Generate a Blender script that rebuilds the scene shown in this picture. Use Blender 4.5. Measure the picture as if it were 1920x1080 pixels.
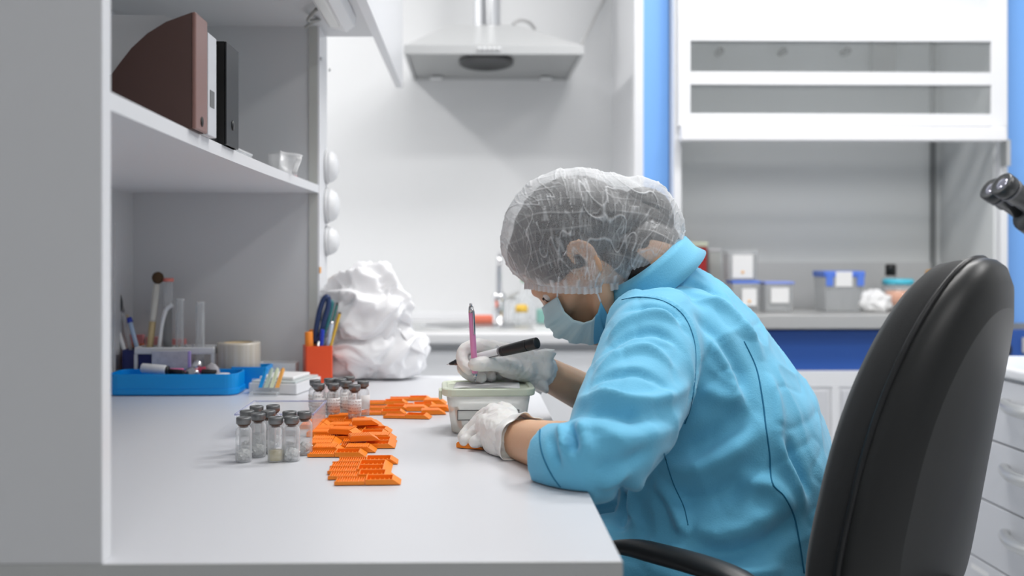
import bpy, bmesh, math, random
import numpy as np
from mathutils import Vector, Matrix, noise
from mathutils.bvhtree import BVHTree
R_ = math.radians
for o in list(bpy.data.objects): bpy.data.objects.remove(o)
SC = bpy.context.scene
COL = SC.collection

# ------------------------------------------------------------------ camera, world, exposure
F = 1867.0; H = 1.02; DZ = 0.75          # focal length in pixels, eye height, desk height
TH = math.atan(0.016)
CX, CY = 912.0, 475.0
cd = bpy.data.cameras.new('camera'); cam = bpy.data.objects.new('camera', cd); COL.objects.link(cam)
cd.sensor_width = 36; cd.lens = F/1920*36
cd.shift_x = (960-CX)/1920; cd.shift_y = -(540-CY)/1920
cam.location = (0, 0, H); cam.rotation_euler = (R_(90), 0, -TH)
cd.clip_start = .05
cd.dof.use_dof = True; cd.dof.focus_distance = 1.40; cd.dof.aperture_fstop = 3.3
SC.camera = cam
w = bpy.data.worlds.new('world'); SC.world = w; w.use_nodes = True
w.node_tree.nodes['Background'].inputs[0].default_value = (.85, .9, 1, 1)
w.node_tree.nodes['Background'].inputs[1].default_value = .35
SC.view_settings.view_transform = 'Standard'; SC.view_settings.look = 'None'
SC.view_settings.gamma = 1; SC.view_settings.use_curve_mapping = False
SC.view_settings.exposure = 0.16

LIGHTS = [  # x, y, size x, size y, power : ceiling lamps of the room, the last one added as fill
    (-1.35, 3.15, 0.25, 0.5, 24), (1.05, 2.35, 0.9, 0.30, 22), (1.70, 1.1, 0.30, 1.2, 17), (0.15, 1.55, 0.9, 0.25, 15), (0.3, -1.0, 1.2, 0.3, 15)]
CEIL = 2.75
for i, (x, y, sx, sy, p) in enumerate(LIGHTS):
    ld = bpy.data.lights.new('ceiling_lamp_light', 'AREA'); ld.shape = 'RECTANGLE'
    ld.size = sx; ld.size_y = sy; ld.energy = p; ld.color = (1, .985, .97)
    lo = bpy.data.objects.new('ceiling_lamp_light', ld); COL.objects.link(lo); lo.location = (x, y, CEIL-.07)

cth, sth = math.cos(TH), math.sin(TH)
def W(px, py, d):
    t = (px-CX)/F
    return Vector((d*(sth+t*cth), d*(cth-t*sth), H+(CY-py)/F*d))
def onz(px, py, z=DZ): return W(px, py, F*(H-z)/(py-CY))
def PY(px, py, Y):
    t = (px-CX)/F; return W(px, py, Y/(cth-t*sth))
def PX(px, py, X):
    t = (px-CX)/F; return W(px, py, X/(sth+t*cth))

# ------------------------------------------------------------------ helpers
class MB:
    def __init__(s): s.v = []; s.f = []; s.m = []; s.sm = []
    def add(s, vs, fs, mi=0, smooth=False, M=None):
        o = len(s.v)
        for p in vs:
            p = Vector(p)
            if M is not None: p = M @ p
            s.v.append(p)
        for f in fs: s.f.append([o+i for i in f]); s.m.append(mi); s.sm.append(smooth)
        return s
    def box(s, x0, x1, y0, y1, z0, z1, mi=0, M=None):
        vs = [(x, y, z) for z in (z0, z1) for y in (y0, y1) for x in (x0, x1)]
        return s.add(vs, [(0,2,3,1),(4,5,7,6),(0,1,5,4),(2,6,7,3),(0,4,6,2),(1,3,7,5)], mi, False, M)
    def cbox(s, c, sx, sy, sz, mi=0, M=None):
        return s.box(c[0]-sx/2, c[0]+sx/2, c[1]-sy/2, c[1]+sy/2, c[2]-sz/2, c[2]+sz/2, mi, M)
    def lathe(s, prof, n=24, mi=0, M=None, smooth=True, cap=True):
        vs = []; fs = []
        for r, z in prof:
            for k in range(n):
                a = 2*math.pi*k/n; vs.append((r*math.cos(a), r*math.sin(a), z))
        for i in range(len(prof)-1):
            for k in range(n):
                k2 = (k+1) % n
                fs.append((i*n+k, i*n+k2, (i+1)*n+k2, (i+1)*n+k))
        if cap:
            fs.append(tuple(range(n-1, -1, -1))); fs.append(tuple((len(prof)-1)*n+k for k in range(n)))
        return s.add(vs, fs, mi, smooth, M)
    def cyl(s, p0, p1, r0, r1=None, n=20, mi=0, smooth=True):
        r1 = r0 if r1 is None else r1
        p0 = Vector(p0); p1 = Vector(p1); d = p1-p0
        M = Matrix.Translation(p0) @ d.to_track_quat('Z', 'Y').to_matrix().to_4x4()
        return s.lathe([(r0, 0), (r1, d.length)], n, mi, M, smooth)
    def prism(s, poly, z0, z1, mi=0, M=None, smooth=False):
        n = len(poly)
        vs = [(x, y, z0) for x, y in poly]+[(x, y, z1) for x, y in poly]
        fs = [tuple(range(n-1, -1, -1)), tuple(range(n, 2*n))]+[(i, (i+1) % n, n+(i+1) % n, n+i) for i in range(n)]
        return s.add(vs, fs, mi, smooth, M)
    def loft(s, rings, mi=0, smooth=True, cap=True, close=True):
        n = len(rings[0]); vs = [p for r in rings for p in r]; fs = []
        for i in range(len(rings)-1):
            for k in range(n if close else n-1):
                k2 = (k+1) % n
                fs.append((i*n+k, i*n+k2, (i+1)*n+k2, (i+1)*n+k))
        if cap:
            fs.append(tuple(range(n-1, -1, -1))); fs.append(tuple((len(rings)-1)*n+k for k in range(n)))
        return s.add(vs, fs, mi, smooth)
    def tube(s, pts, r, n=10, mi=0, res=6, closed=False, flat=1.0, up=None, spline=True):
        pts = [Vector(p) for p in pts]; k = len(pts)
        rs = list(r) if hasattr(r, '__len__') else [r]*k
        P, Q = (crom(pts, rs, res, closed) if spline and k > 2 else (pts, rs))
        rings = []; ref = Vector(up) if up is not None else None
        T = []
        for i in range(len(P)):
            if closed: t = P[(i+1) % len(P)]-P[i-1]
            else: t = P[min(i+1, len(P)-1)]-P[max(i-1, 0)]
            T.append(t.normalized())
        if ref is None:
            ref = Vector((0, 0, 1)) if abs(T[0].z) < .9 else Vector((1, 0, 0))
        u = (ref - ref.dot(T[0])*T[0]).normalized()
        for i, p in enumerate(P):
            t = T[i]
            if up is not None: u = (ref-ref.dot(t)*t).normalized()
            else: u = (u-u.dot(t)*t).normalized()
            v = t.cross(u)
            rings.append([p+Q[i]*(math.cos(a)*u*flat+math.sin(a)*v) for a in [2*math.pi*j/n for j in range(n)]])
        if closed:
            rings.append(rings[0]); return s.loft(rings, mi, True, False)
        return s.loft(rings, mi)
    def chain(s, pts, rs, n=14, res=5, mi=0, flat=1.0, up=None):      # rounded ends
        pts = [Vector(p) for p in pts]; rs = list(rs)
        a = pts[0]+(pts[0]-pts[1]).normalized()*rs[0]*.92; b = pts[-1]+(pts[-1]-pts[-2]).normalized()*rs[-1]*.92
        a2 = pts[0]+(pts[0]-pts[1]).normalized()*rs[0]*.6; b2 = pts[-1]+(pts[-1]-pts[-2]).normalized()*rs[-1]*.6
        return s.tube([a, a2]+pts+[b2, b], [rs[0]*.3, rs[0]*.78]+rs+[rs[-1]*.78, rs[-1]*.3], n, mi, res, flat=flat, up=up)
    def ball(s, c, r, n=20, m=12, mi=0, M=None):
        rx, ry, rz = r if hasattr(r, '__len__') else (r, r, r); c = Vector(c)
        vs = [c+Vector((0, 0, -rz))]; fs = []
        for i in range(1, m):
            a = -math.pi/2+math.pi*i/m
            for k in range(n):
                b = 2*math.pi*k/n; vs.append(c+Vector((rx*math.cos(a)*math.cos(b), ry*math.cos(a)*math.sin(b), rz*math.sin(a))))
        vs.append(c+Vector((0, 0, rz))); L = len(vs)-1
        for k in range(n):
            k2 = (k+1) % n
            fs.append((0, 1+k2, 1+k)); fs.append((L, 1+(m-2)*n+k, 1+(m-2)*n+k2))
            for i in range(m-2): fs.append((1+i*n+k, 1+i*n+k2, 1+(i+1)*n+k2, 1+(i+1)*n+k))
        return s.add(vs, fs, mi, True, M)
    def mesh(s, name='m'):
        me = bpy.data.meshes.new(name); me.from_pydata([tuple(v) for v in s.v], [], s.f)
        for p, m, q in zip(me.polygons, s.m, s.sm): p.material_index = m; p.use_smooth = q
        me.validate(); me.update(); return me
    def build(s, name, mats, parent=None, loc=None, bevel=0, seg=2, thick=0, sub=0, world=False):
        if world and parent is not None:
            Mi = parent.matrix_basis.inverted(); s.v = [Mi @ v for v in s.v]
        me = s.mesh(name)
        o = bpy.data.objects.new(name, me); COL.objects.link(o)
        for m in (mats if isinstance(mats, (list, tuple)) else [mats]): me.materials.append(m)
        if parent is not None: o.parent = parent
        if loc is not None: o.location = loc
        if thick:
            q = o.modifiers.new('solid', 'SOLIDIFY'); q.thickness = thick; q.offset = 0
        if bevel:
            q = o.modifiers.new('bevel', 'BEVEL'); q.width = bevel; q.segments = seg; q.limit_method = 'ANGLE'; q.angle_limit = R_(40); q.harden_normals = False
        if sub:
            q = o.modifiers.new('sub', 'SUBSURF'); q.levels = sub; q.render_levels = sub
        return o

def crom(P, Q, res, closed=False):
    n = len(P); A = []; B = []
    for i in range(n if closed else n-1):
        g = (lambda j: j % n) if closed else (lambda j: min(max(j, 0), n-1))
        p0, p1, p2, p3 = P[g(i-1)], P[g(i)], P[g(i+1)], P[g(i+2)]
        q0, q1, q2, q3 = Q[g(i-1)], Q[g(i)], Q[g(i+1)], Q[g(i+2)]
        for k in range(res):
            t = k/res
            c = [-.5*t+t*t-.5*t**3, 1-2.5*t*t+1.5*t**3, .5*t+2*t*t-1.5*t**3, -.5*t*t+.5*t**3]
            A.append(p0*c[0]+p1*c[1]+p2*c[2]+p3*c[3]); B.append(max(1e-4, q1*(1-t)+q2*t))
    if not closed: A.append(P[-1]); B.append(Q[-1])
    return A, B

def empty(name, label, cat, loc=(0, 0, 0), rz=0, group=None):
    o = bpy.data.objects.new(name, None); COL.objects.link(o); o.empty_display_size = .05
    o.matrix_basis = Matrix.Translation(Vector(loc)) @ Matrix.Rotation(rz, 4, 'Z')
    return tag(o, label, cat, group)
def tag(o, label, cat, group=None, kind=None):
    if label: o['label'] = label
    if cat: o['category'] = cat
    if group: o['group'] = group
    if kind: o['kind'] = kind
    return o
def struct(o): o['kind'] = 'structure'; return o
def copy_tree(o, parent=None):
    c = o.copy(); COL.objects.link(c)
    if parent is not None: c.parent = parent
    for ch in list(o.children): copy_tree(ch, c)
    return c
def remesh(mb, voxel, smooth=4, fac=.5):
    me = mb.mesh('tmp'); o = bpy.data.objects.new('tmp', me); COL.objects.link(o)
    q = o.modifiers.new('r', 'REMESH'); q.mode = 'VOXEL'; q.voxel_size = voxel; q.use_smooth_shade = True
    if smooth:
        q = o.modifiers.new('s', 'SMOOTH'); q.iterations = smooth; q.factor = fac
    dg = bpy.context.evaluated_depsgraph_get(); dg.update()
    m2 = bpy.data.meshes.new_from_object(o.evaluated_get(dg))
    bpy.data.objects.remove(o); bpy.data.meshes.remove(me)
    m2.polygons.foreach_set('use_smooth', [True]*len(m2.polygons))
    return m2
def mesh_obj(name, me, mat, parent=None, world=True):
    o = bpy.data.objects.new(name, me); COL.objects.link(o); me.materials.clear()
    for m in (mat if isinstance(mat, (list, tuple)) else [mat]): me.materials.append(m)
    if parent is not None:
        if world: me.transform(parent.matrix_basis.inverted())
        o.parent = parent
    return o
def co(me):
    a = np.empty(len(me.vertices)*3); me.vertices.foreach_get('co', a); return a.reshape(-1, 3)
def no(me):
    return np.array([v.normal[:] for v in me.vertices])
def setco(me, a): me.vertices.foreach_set('co', a.reshape(-1)); me.update()
def vnoise(a, sc, seed=0):
    return np.array([noise.noise(Vector((p[0]*sc+seed, p[1]*sc+seed*1.7, p[2]*sc-seed))) for p in a])

# ------------------------------------------------------------------ materials
def mat(name, col, rough=.5, metal=0, spec=.5, trans=0, alpha=1, emit=0, coat=0, sss=0, bump=None, ncol=None, sheen=0):
    m = bpy.data.materials.new(name); m.use_nodes = True; nt = m.node_tree; b = nt.nodes['Principled BSDF']
    b.inputs['Base Color'].default_value = (*col, 1); b.inputs['Roughness'].default_value = rough
    b.inputs['Metallic'].default_value = metal; b.inputs['Specular IOR Level'].default_value = spec
    b.inputs['Transmission Weight'].default_value = trans; b.inputs['Alpha'].default_value = alpha
    b.inputs['Coat Weight'].default_value = coat
    if sheen: b.inputs['Sheen Weight'].default_value = sheen
    if sss:
        b.inputs['Subsurface Weight'].default_value = sss; b.inputs['Subsurface Radius'].default_value = (.012, .005, .003)
        b.inputs['Subsurface Scale'].default_value = 1
    if emit:
        b.inputs['Emission Color'].default_value = (*col, 1); b.inputs['Emission Strength'].default_value = emit
    if bump or ncol:
        tc = nt.nodes.new('ShaderNodeTexCoord')
    if bump:                                  # (scale, strength, distance)
        n = nt.nodes.new('ShaderNodeTexNoise'); n.inputs['Scale'].default_value = bump[0]; n.inputs['Detail'].default_value = 4
        bp = nt.nodes.new('ShaderNodeBump'); bp.inputs['Strength'].default_value = bump[1]; bp.inputs['Distance'].default_value = bump[2]
        nt.links.new(tc.outputs['Object'], n.inputs['Vector']); nt.links.new(n.outputs['Fac'], bp.inputs['Height']); nt.links.new(bp.outputs[0], b.inputs['Normal'])
    if ncol:                                  # (scale, second colour)
        n = nt.nodes.new('ShaderNodeTexNoise'); n.inputs['Scale'].default_value = ncol[0]; n.inputs['Detail'].default_value = 3
        r = nt.nodes.new('ShaderNodeMix'); r.data_type = 'RGBA'
        r.inputs[6].default_value = (*col, 1); r.inputs[7].default_value = (*ncol[1], 1)
        nt.links.new(tc.outputs['Object'], n.inputs['Vector']); nt.links.new(n.outputs['Fac'], r.inputs[0]); nt.links.new(r.outputs[2], b.inputs['Base Color'])
    return m
def clear(name, col=(.9, .95, .97), op=.12, rough=.05, edge=.75):       # thin clear plastic or glass
    m = bpy.data.materials.new(name); m.use_nodes = True; nt = m.node_tree; nt.nodes.remove(nt.nodes['Principled BSDF'])
    out = nt.nodes['Material Output']
    tr = nt.nodes.new('ShaderNodeBsdfTransparent'); tr.inputs[0].default_value = (*[min(1, c*1.0) for c in (1, 1, 1)], 1)
    df = nt.nodes.new('ShaderNodeBsdfPrincipled'); df.inputs['Base Color'].default_value = (*col, 1); df.inputs['Roughness'].default_value = rough
    df.inputs['Specular IOR Level'].default_value = .8
    lw = nt.nodes.new('ShaderNodeLayerWeight'); lw.inputs[0].default_value = .35
    mr = nt.nodes.new('ShaderNodeMapRange'); mr.inputs[3].default_value = op; mr.inputs[4].default_value = edge
    mx = nt.nodes.new('ShaderNodeMixShader')
    nt.links.new(lw.outputs['Facing'], mr.inputs[0]); nt.links.new(mr.outputs[0], mx.inputs[0])
    nt.links.new(tr.outputs[0], mx.inputs[1]); nt.links.new(df.outputs[0], mx.inputs[2]); nt.links.new(mx.outputs[0], out.inputs[0])
    return m
wall_m = mat('wall paint', (.80, .81, .82), .45, bump=(60, .05, .002))
ceil_m = mat('ceiling paint', (.82, .82, .82), .8)
floor_m = mat('floor vinyl', (.42, .43, .45), .35, ncol=(3, (.48, .49, .5)))
lam = mat('light grey laminate', (.66, .67, .70), .32, bump=(400, .04, .0005))
lam_w = mat('white laminate', (.80, .81, .83), .35)
band = mat('grey edge banding', (.47, .48, .475), .45)
lam_g = mat('grey laminate inner face', (.66, .67, .685), .42)
beige = mat('greenish grey edge', (.55, .56, .53), .5)
steel = mat('brushed steel', (.62, .63, .63), .34, .85, bump=(200, .05, .0005))
steel_p = mat('powdered metal', (.56, .57, .575), .4, .1)
chrome = mat('chrome', (.8, .8, .82), .12, 1)
foil = mat('foil duct', (.82, .83, .85), .22, 1)
black = mat('black plastic', (.012, .013, .014), .38)
black_m = mat('matt black', (.012, .012, .012), .7)
white = mat('white plastic', (.84, .85, .86), .35)
blue_w = mat('sky blue painted panel', (.20, .45, .92), .45)
blue_shaded = mat('shaded blue apron', (.025, .10, .40), .4)  # same blue as the pillars, the weaker light down there put into the colour
glass_c = clear('clear plastic', (.88, .92, .95), .12, .08, .6)
glass_sash = clear('sash glass', (.55, .58, .58), .14, .05, .6)
glass_v = clear('vial glass', (.86, .88, .90), .10, .03, .85)
clear_m = clear('milky plastic', (.9, .91, .92), .42, .25, .85)

# ================================================================== SETTING
RX0, RX1, RY0, RY1 = -2.2, 2.75, -2.2, 3.78
struct(MB().box(RX0-.1, RX1+.1, RY0-.1, RY1+.1, -.1, 0).build('floor', floor_m))
struct(MB().box(RX0-.1, RX1+.1, RY0-.1, RY1+.1, CEIL, CEIL+.1).build('ceiling', ceil_m))
struct(MB().box(RX0-.1, RX1+.1, RY1, RY1+.1, 0, CEIL).build('wall_back', wall_m))
struct(MB().box(RX0-.1, RX0, RY0, RY1, 0, CEIL).build('wall_left', wall_m))
struct(MB().box(RX1, RX1+.1, RY0, RY1, 0, CEIL).build('wall_right', wall_m))
struct(MB().box(RX0-.1, RX1+.1, RY0-.1, RY0, 0, CEIL).build('wall_rear', mat('rear wall paint', (.48, .49, .51), .6)))
lampm = mat('lamp diffuser', (1, 1, 1), .5, emit=1.2)
LN = ['left of the hood', 'in front of the fume cupboard', 'over the drawers at the right', 'over the person', 'added as fill behind the camera']
for i, (x, y, sx, sy, p) in enumerate(LIGHTS):
    e = empty('ceiling_light', 'flat white ceiling lamp '+LN[i], 'lamp', (x, y, CEIL-.05), 0, 'ceiling lamps')
    MB().box(-sx/2-.02, sx/2+.02, -sy/2-.02, sy/2+.02, .01, .05).build('lamp_housing', white, e)
    MB().box(-sx/2, sx/2, -sy/2, sy/2, 0, .01).build('diffuser', lampm, e)

# partition beside the sink
PXc = .537
p = MB().box(PXc, PXc+.03, 3.255, RY1, 0, CEIL-.001).build('trim_1', lam_w, bevel=.002); struct(p)
# blue pillars of the wall framing the fume cupboard
struct(MB().box(PXc+.031, .652, 3.262, RY1, 0, CEIL-.001).build('trim_2', blue_w))
struct(MB().box(1.752, 2.1, 3.262, RY1, .79, CEIL-.001).build('trim_3', blue_w))

# ================================================================== DESK + HUTCH
YN, YF = .872, 2.2            # near and far end of desk
XE = .1336; XH = -.3205       # user's edge; hutch front
XB = -.72
e = empty('desk', 'light grey laminate desk running away from the camera, its narrow end nearest', 'desk', (-.3, 1.5, 0))
MB().box(XB, XE, YN, YF, DZ-.018, DZ).build('desktop', lam, e, world=True, bevel=.0012)
MB().box(XB, XE, YN-.0015, YN, DZ-.0178, DZ-.0004).build('edge_band', band, e, world=True)
MB().box(XB+.02, XE-.05, YN+.03, YN+.05, 0, DZ-.0185).build('side_panel', lam_g, e, world=True)
MB().box(XB+.02, XE-.05, YF-.05, YF-.03, 0, DZ-.0185).build('side_panel', lam_g, e, world=True)
MB().box(XB+.05, XB+.07, YN+.051, YF-.051, .25, DZ-.0185).build('modesty_panel', lam_g, e, world=True)

ZS = H+.1445; ZT = H+.482
e = empty('shelf_unit', 'grey and white shelf unit standing on the left side of the desk', 'shelf unit', (-.5, 1.5, DZ))
YP = 2.12
MB().box(XB, XH-.001, YN, YN+.0205, DZ, ZT+.02).build('side_panel', lam_g, e, world=True)
MB().box(XH-.001, XH, YN, YN+.0205, DZ+.0004, ZT+.02).build('front_edge', lam_w, e, world=True)
MB().box(XB, XH-.022, YP, YF, DZ, ZT).build('side_panel', lam_g, e, world=True)
MB().box(XH-.022, XH-.004, YP-.003, YF, DZ, ZT).build('edge_strip', beige, e, world=True)
MB().box(XH-.004, XH, YP-.003, YF+.03, DZ+.001, ZT-.0).build('side_cover', lam_w, e, world=True)
MB().box(XB, XB+.006, YN+.0205, YP, DZ, ZT).build('back_panel', lam_g, e, world=True)
# shelf with a gently bowed front edge
N = 26; top = []; 
pts = []
for i in range(N+1):
    t = i/N; y = YN+.0205+(YP-YN-.0205)*t
    pts.append((XH-.001-.010*math.sin(math.pi*t)**1.0, y))
poly = [(XB+.006, YP), (XB+.006, YN+.0205)]+pts
MB().prism(poly, ZS-.0165, ZS).build('shelf', lam_w, e, world=True)
MB().box(XB, -.2165, YN, YF+.02, ZT, ZT+.02).build('top_panel', lam_g, e, world=True)
MB().box(-.2165, -.1965, YN, 2.893, ZT-.003, ZT+.26).build('front_board', lam_w, e, world=True, bevel=.001)
for (px, py) in ((601, 111), (617, 131)):
    p_ = PX(px, py, XH); MB().cyl(p_-Vector((.001, 0, 0)), p_+Vector((.003, 0, 0)), .004, n=10).build('screw', steel, e, world=True)

# lamp under the top panel
e = empty('under_shelf_lamp', 'slim white strip lamp mounted under the top of the shelf unit', 'lamp', (-.26, 1.5, ZT))
pA = PX(663, 55, -.26)
yl = 2.03
x0, x1 = -.292, -.232
prof = [(x0, 0), (x0+.004, -.022), (x1-.020, -.032), (x1-.004, -.020), (x1, 0)]
vs = [(x, 1.15, ZT+z-.0008) for x, z in prof]+[(x, yl, ZT+z-.0008) for x, z in prof]
MB().add(vs, [(0,1,2,3,4), (9,8,7,6,5)]+[(i, i+5, (i+1) % 5+5, (i+1) % 5) for i in range(5)]).build('lamp_housing', white, e, world=True, bevel=.002)
MB().box(x0+.012, x1-.026, 1.2, yl-.05, ZT-.034, ZT-.026).build('tube_cover', mat('tube cover', (.75, .76, .74), .3), e, world=True, bevel=.003)
o = MB().tube([Vector((x0-.004, 1.92, ZT-.012)), Vector((x0-.03, 1.98, ZT-.02)), PY(600, 36, 2.06), PY(585, 42, 2.075), PY(572, 52, 2.08)], .0035, 8).build('lamp_cable', mat('grey cable', (.38, .38, .36), .5), None)
o.parent = e; o.data.transform(Matrix.Translation((.26, -1.5, -ZT)))

# three round wall fittings
for i, (y0, y1, dx) in enumerate([(281, 345, 0), (352, 419, .002), (424, 480, .001)]):
    c = PX(611.5, (y0+y1)/2, XH+.0); c.x = XH
    r = (y1-y0)/2/F*c.y
    e = empty('socket', ('uppermost', 'middle', 'lowest')[i]+' of three white rounded fittings on the side of the shelf unit', 'socket', (XH+.0006, c.y, c.z), 0, 'white fittings on the shelf unit')
    M = Matrix.Rotation(R_(90), 4, 'Y')
    MB().lathe([(r, 0), (r, .004), (r*.93, .006), (0.001, .006)], 32, M=M).build('base_plate', mat('fitting grey', (.7, .71, .72), .4), e)
    MB().lathe([(r*.93, .006), (r*.9, .013), (r*.72, .021+dx), (r*.4, .026+dx), (.001, .027+dx)], 32, M=M).build('dome', white, e)
o = MB().box(XH+.0005, XH+.0015, 2.115, 2.135, PX(608, 511, XH).z, PX(608, 500, XH).z).build('sticker', mat('orange sticker', (.95, .45, .1), .5))
tag(o, 'tiny orange sticker below the white fittings on the shelf unit', 'sticker')

# ------------------------------------------------------------------ things on the shelf
def xz_plate(pxs, Y0, Y1, name, m, parent, bevel=.001):      # outline in the plane facing the camera, thickness along Y
    P = [PY(a, b, Y0) for a, b in pxs]
    n = len(P)
    vs = [(p.x, Y0, p.z) for p in P]+[(p.x, Y1, p.z) for p in P]
    return MB().add(vs, [tuple(range(n)), tuple(range(2*n-1, n-1, -1))]+[(i, n+i, n+(i+1) % n, (i+1) % n) for i in range(n)]).build(name, m, parent, world=parent is not None, bevel=bevel)
br = mat('brown card', (.088, .045, .038), .5); br2 = mat('brown spine', (.26, .14, .12), .35)
XS = XH-.003
e = empty('magazine_file', 'brown magazine file with a curved top edge, nearest on the shelf', 'magazine file', (XS-.06, 1.185, ZS))
Y0 = 1.165; Y1 = 1.215
def zy(py, Y=Y0): return H+(CY-py)/F*Y
arc = [(-.520, ZS+.0005), (-.520, zy(195)), (-.470, zy(165)), ((213-882)/F*Y0, zy(141)), ((229-882)/F*Y0, zy(119)), ((250-882)/F*Y0, zy(92)), ((279-882)/F*Y0, zy(65)), ((314-882)/F*Y0, zy(43)), ((349-882)/F*Y0, zy(30)), (XS-.001, zy(25)), (XS-.001, ZS+.0005)]
for k, (a, b) in enumerate(((Y0, Y0+.003), (Y1-.003, Y1))):
    n = len(arc); vs = [(x, a, z) for x, z in arc]+[(x, b, z) for x, z in arc]
    MB().add(vs, [tuple(range(n)), tuple(range(2*n-1, n-1, -1))]+[(i, n+i, n+(i+1) % n, (i+1) % n) for i in range(n)]).build('side_wall', br, e, world=True)
MB().box(XS-.001, XS+.004, Y0-.001, Y1+.001, ZS+.0005, zy(24)).build('spine', br2, e, world=True, bevel=.002)
MB().box(-.52, XS-.002, Y0+.003, Y1-.003, ZS+.0005, ZS+.004).build('base', br, e, world=True)
MB().cyl((XS+.003, (Y0+Y1)/2, ZS+.012), (XS+.0046, (Y0+Y1)/2, ZS+.012), .006, n=14).build('finger_hole', black_m, e, world=True)
e = empty('magazine_file', 'white magazine file with a small grey label, just behind the brown one', 'magazine file', (XS-.06, 1.24, ZS))
Y0w, Y1w = 1.222, 1.262
a2 = [(-.53, ZS+.0005), (-.53, zy(29, Y0w)), (-.375, zy(31, Y0w)), (XS-.001, zy(60, Y0w)), (XS-.001, ZS+.0005)]
for a, b in ((Y0w, Y0w+.003), (Y1w-.003, Y1w)):
    n = 5; vs = [(x, a, z) for x, z in a2]+[(x, b, z) for x, z in a2]
    MB().add(vs, [tuple(range(n)), tuple(range(2*n-1, n-1, -1))]+[(i, n+i, n+(i+1) % n, (i+1) % n) for i in range(n)]).build('side_wall', white, e, world=True)
MB().box(XS-.001, XS+.003, Y0w, Y1w, ZS+.0005, zy(62, Y0w)).build('spine', lam, e, world=True, bevel=.001)
MB().box(-.53, XS-.002, Y0w+.003, Y1w-.003, ZS+.0005, ZS+.003).build('base', white, e, world=True)
MB().box(XS+.003, XS+.0036, Y0w+.008, Y1w-.012, zy(203, 1.24), zy(172, 1.24)).build('spine_label', mat('grey label', (.16, .16, .16), .5), e, world=True)
for (Y0b, Y1b, x1, zt, lab) in ((1.268, 1.326, XS-.012, zy(84, 1.32), 'black box file between the white file and the shinier binder'), (1.330, 1.400, XS-.001, zy(82, 1.34), 'glossy black lever binder, farthest of the files on the shelf')):
    e = empty('binder', lab, 'binder', (XS-.06, (Y0b+Y1b)/2, ZS))
    MB().box(-.56, x1-.003, Y0b, Y0b+.003, ZS+.0005, zt).box(-.56, x1-.003, Y1b-.003, Y1b, ZS+.0005, zt).build('cover', black_m, e, world=True)
    MB().box(x1-.003, x1, Y0b, Y1b, ZS+.0005, zt).build('spine', black, e, world=True, bevel=.0012)
    MB().box(-.55, x1-.012, Y0b+.0035, Y1b-.0035, ZS+.006, zt-.01).build('paper_block', mat('paper edge', (.55, .55, .52), .8) if 'box' not in lab else black_m, e, world=True)
    MB().cyl((x1-.0005, (Y0b+Y1b)/2, ZS+.03), (x1+.0012, (Y0b+Y1b)/2, ZS+.03), .007, n=18).build('finger_ring', black, e, world=True)

def sheet(p00, p10, p11, p01, name, m, parent=None, amp=.004, seed=1, n=12, thick=.0006, sc=40):
    mb = MB(); vs = []
    nn = (Vector(p10)-Vector(p00)).cross(Vector(p01)-Vector(p00)).normalized()
    for i in range(n+1):
        for j in range(n+1):
            u, v = i/n, j/n
            p = Vector(p00)*(1-u)*(1-v)+Vector(p10)*u*(1-v)+Vector(p11)*u*v+Vector(p01)*(1-u)*v
            p += nn*amp*noise.noise(p*sc+Vector((seed, seed, 0)))
            vs.append(p)
    fs = [(i*(n+1)+j, (i+1)*(n+1)+j, (i+1)*(n+1)+j+1, i*(n+1)+j+1) for i in range(n) for j in range(n)]
    mb.add(vs, fs, 0, True)
    return mb.build(name, m, parent, thick=thick, world=parent is not None)
# clear plastic things at the far end of the shelf
def open_box(name, label, cat, x0, x1, y0, y1, z0, z1, m, t=.0015, rot=0, group=None):
    c = Vector(((x0+x1)/2, (y0+y1)/2, z0)); e = empty(name, label, cat, c, rot, group)
    sx, sy, h = (x1-x0)/2, (y1-y0)/2, z1-z0
    MB().box(-sx, sx, -sy, sy, 0, t).box(-sx, sx, -sy, -sy+t, t, h).box(-sx, sx, sy-t, sy, t, h).box(-sx, -sx+t, -sy+t, sy-t, t, h).box(sx-t, sx, -sy+t, sy-t, t, h).build('box_walls', m, e)
    return e
zs1 = ZS+.0008
e = open_box('clear_tray', 'low clear tray left of the crumpled bag on the shelf', 'tray', -.47, -.385, 1.62, 1.76, zs1, zs1+.028, glass_c)
MB().box(-.0435, .0435, -.071, -.069, .026, .029).box(-.0435, .0435, .069, .071, .026, .029).box(-.0435, -.0415, -.069, .069, .026, .029).box(.0415, .0435, -.069, .069, .026, .029).build('rim', clear_m, e)
e = empty('plastic_pouch', 'crumpled clear plastic pouch leaning at the far end of the shelf', 'bag', (-.375, 1.85, zs1))
sheet(PY(521, 334, 1.82)*1, PY(546, 330, 1.83), PY(568, 293, 1.86), PY(525, 281, 1.86), 'front_film', clear_m, e, .008, 3)
for q in e.children: pass
sheet(PY(547, 326, 1.81), PY(556, 327, 1.81), PY(566, 297, 1.83), PY(556, 294, 1.83), 'folded_edge', white, e, .004, 8, 8, .001)
e = empty('clear_cup', 'clear plastic cup with a pink rim beside the shelf end', 'cup', (-.372, 1.985, zs1))
MB().lathe([(.026, 0), (.029, .050), (.030, .052)], 28, cap=False).lathe([(.026, 0), (.001, .0005)], 28, cap=False).build('cup_wall', clear_m, e, thick=.001)
MB().lathe([(.0268, .003), (.0272, .008)], 28, cap=False).build('pink_band', mat('pink band', (.8, .35, .4), .4), e, thick=.0006)

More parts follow.
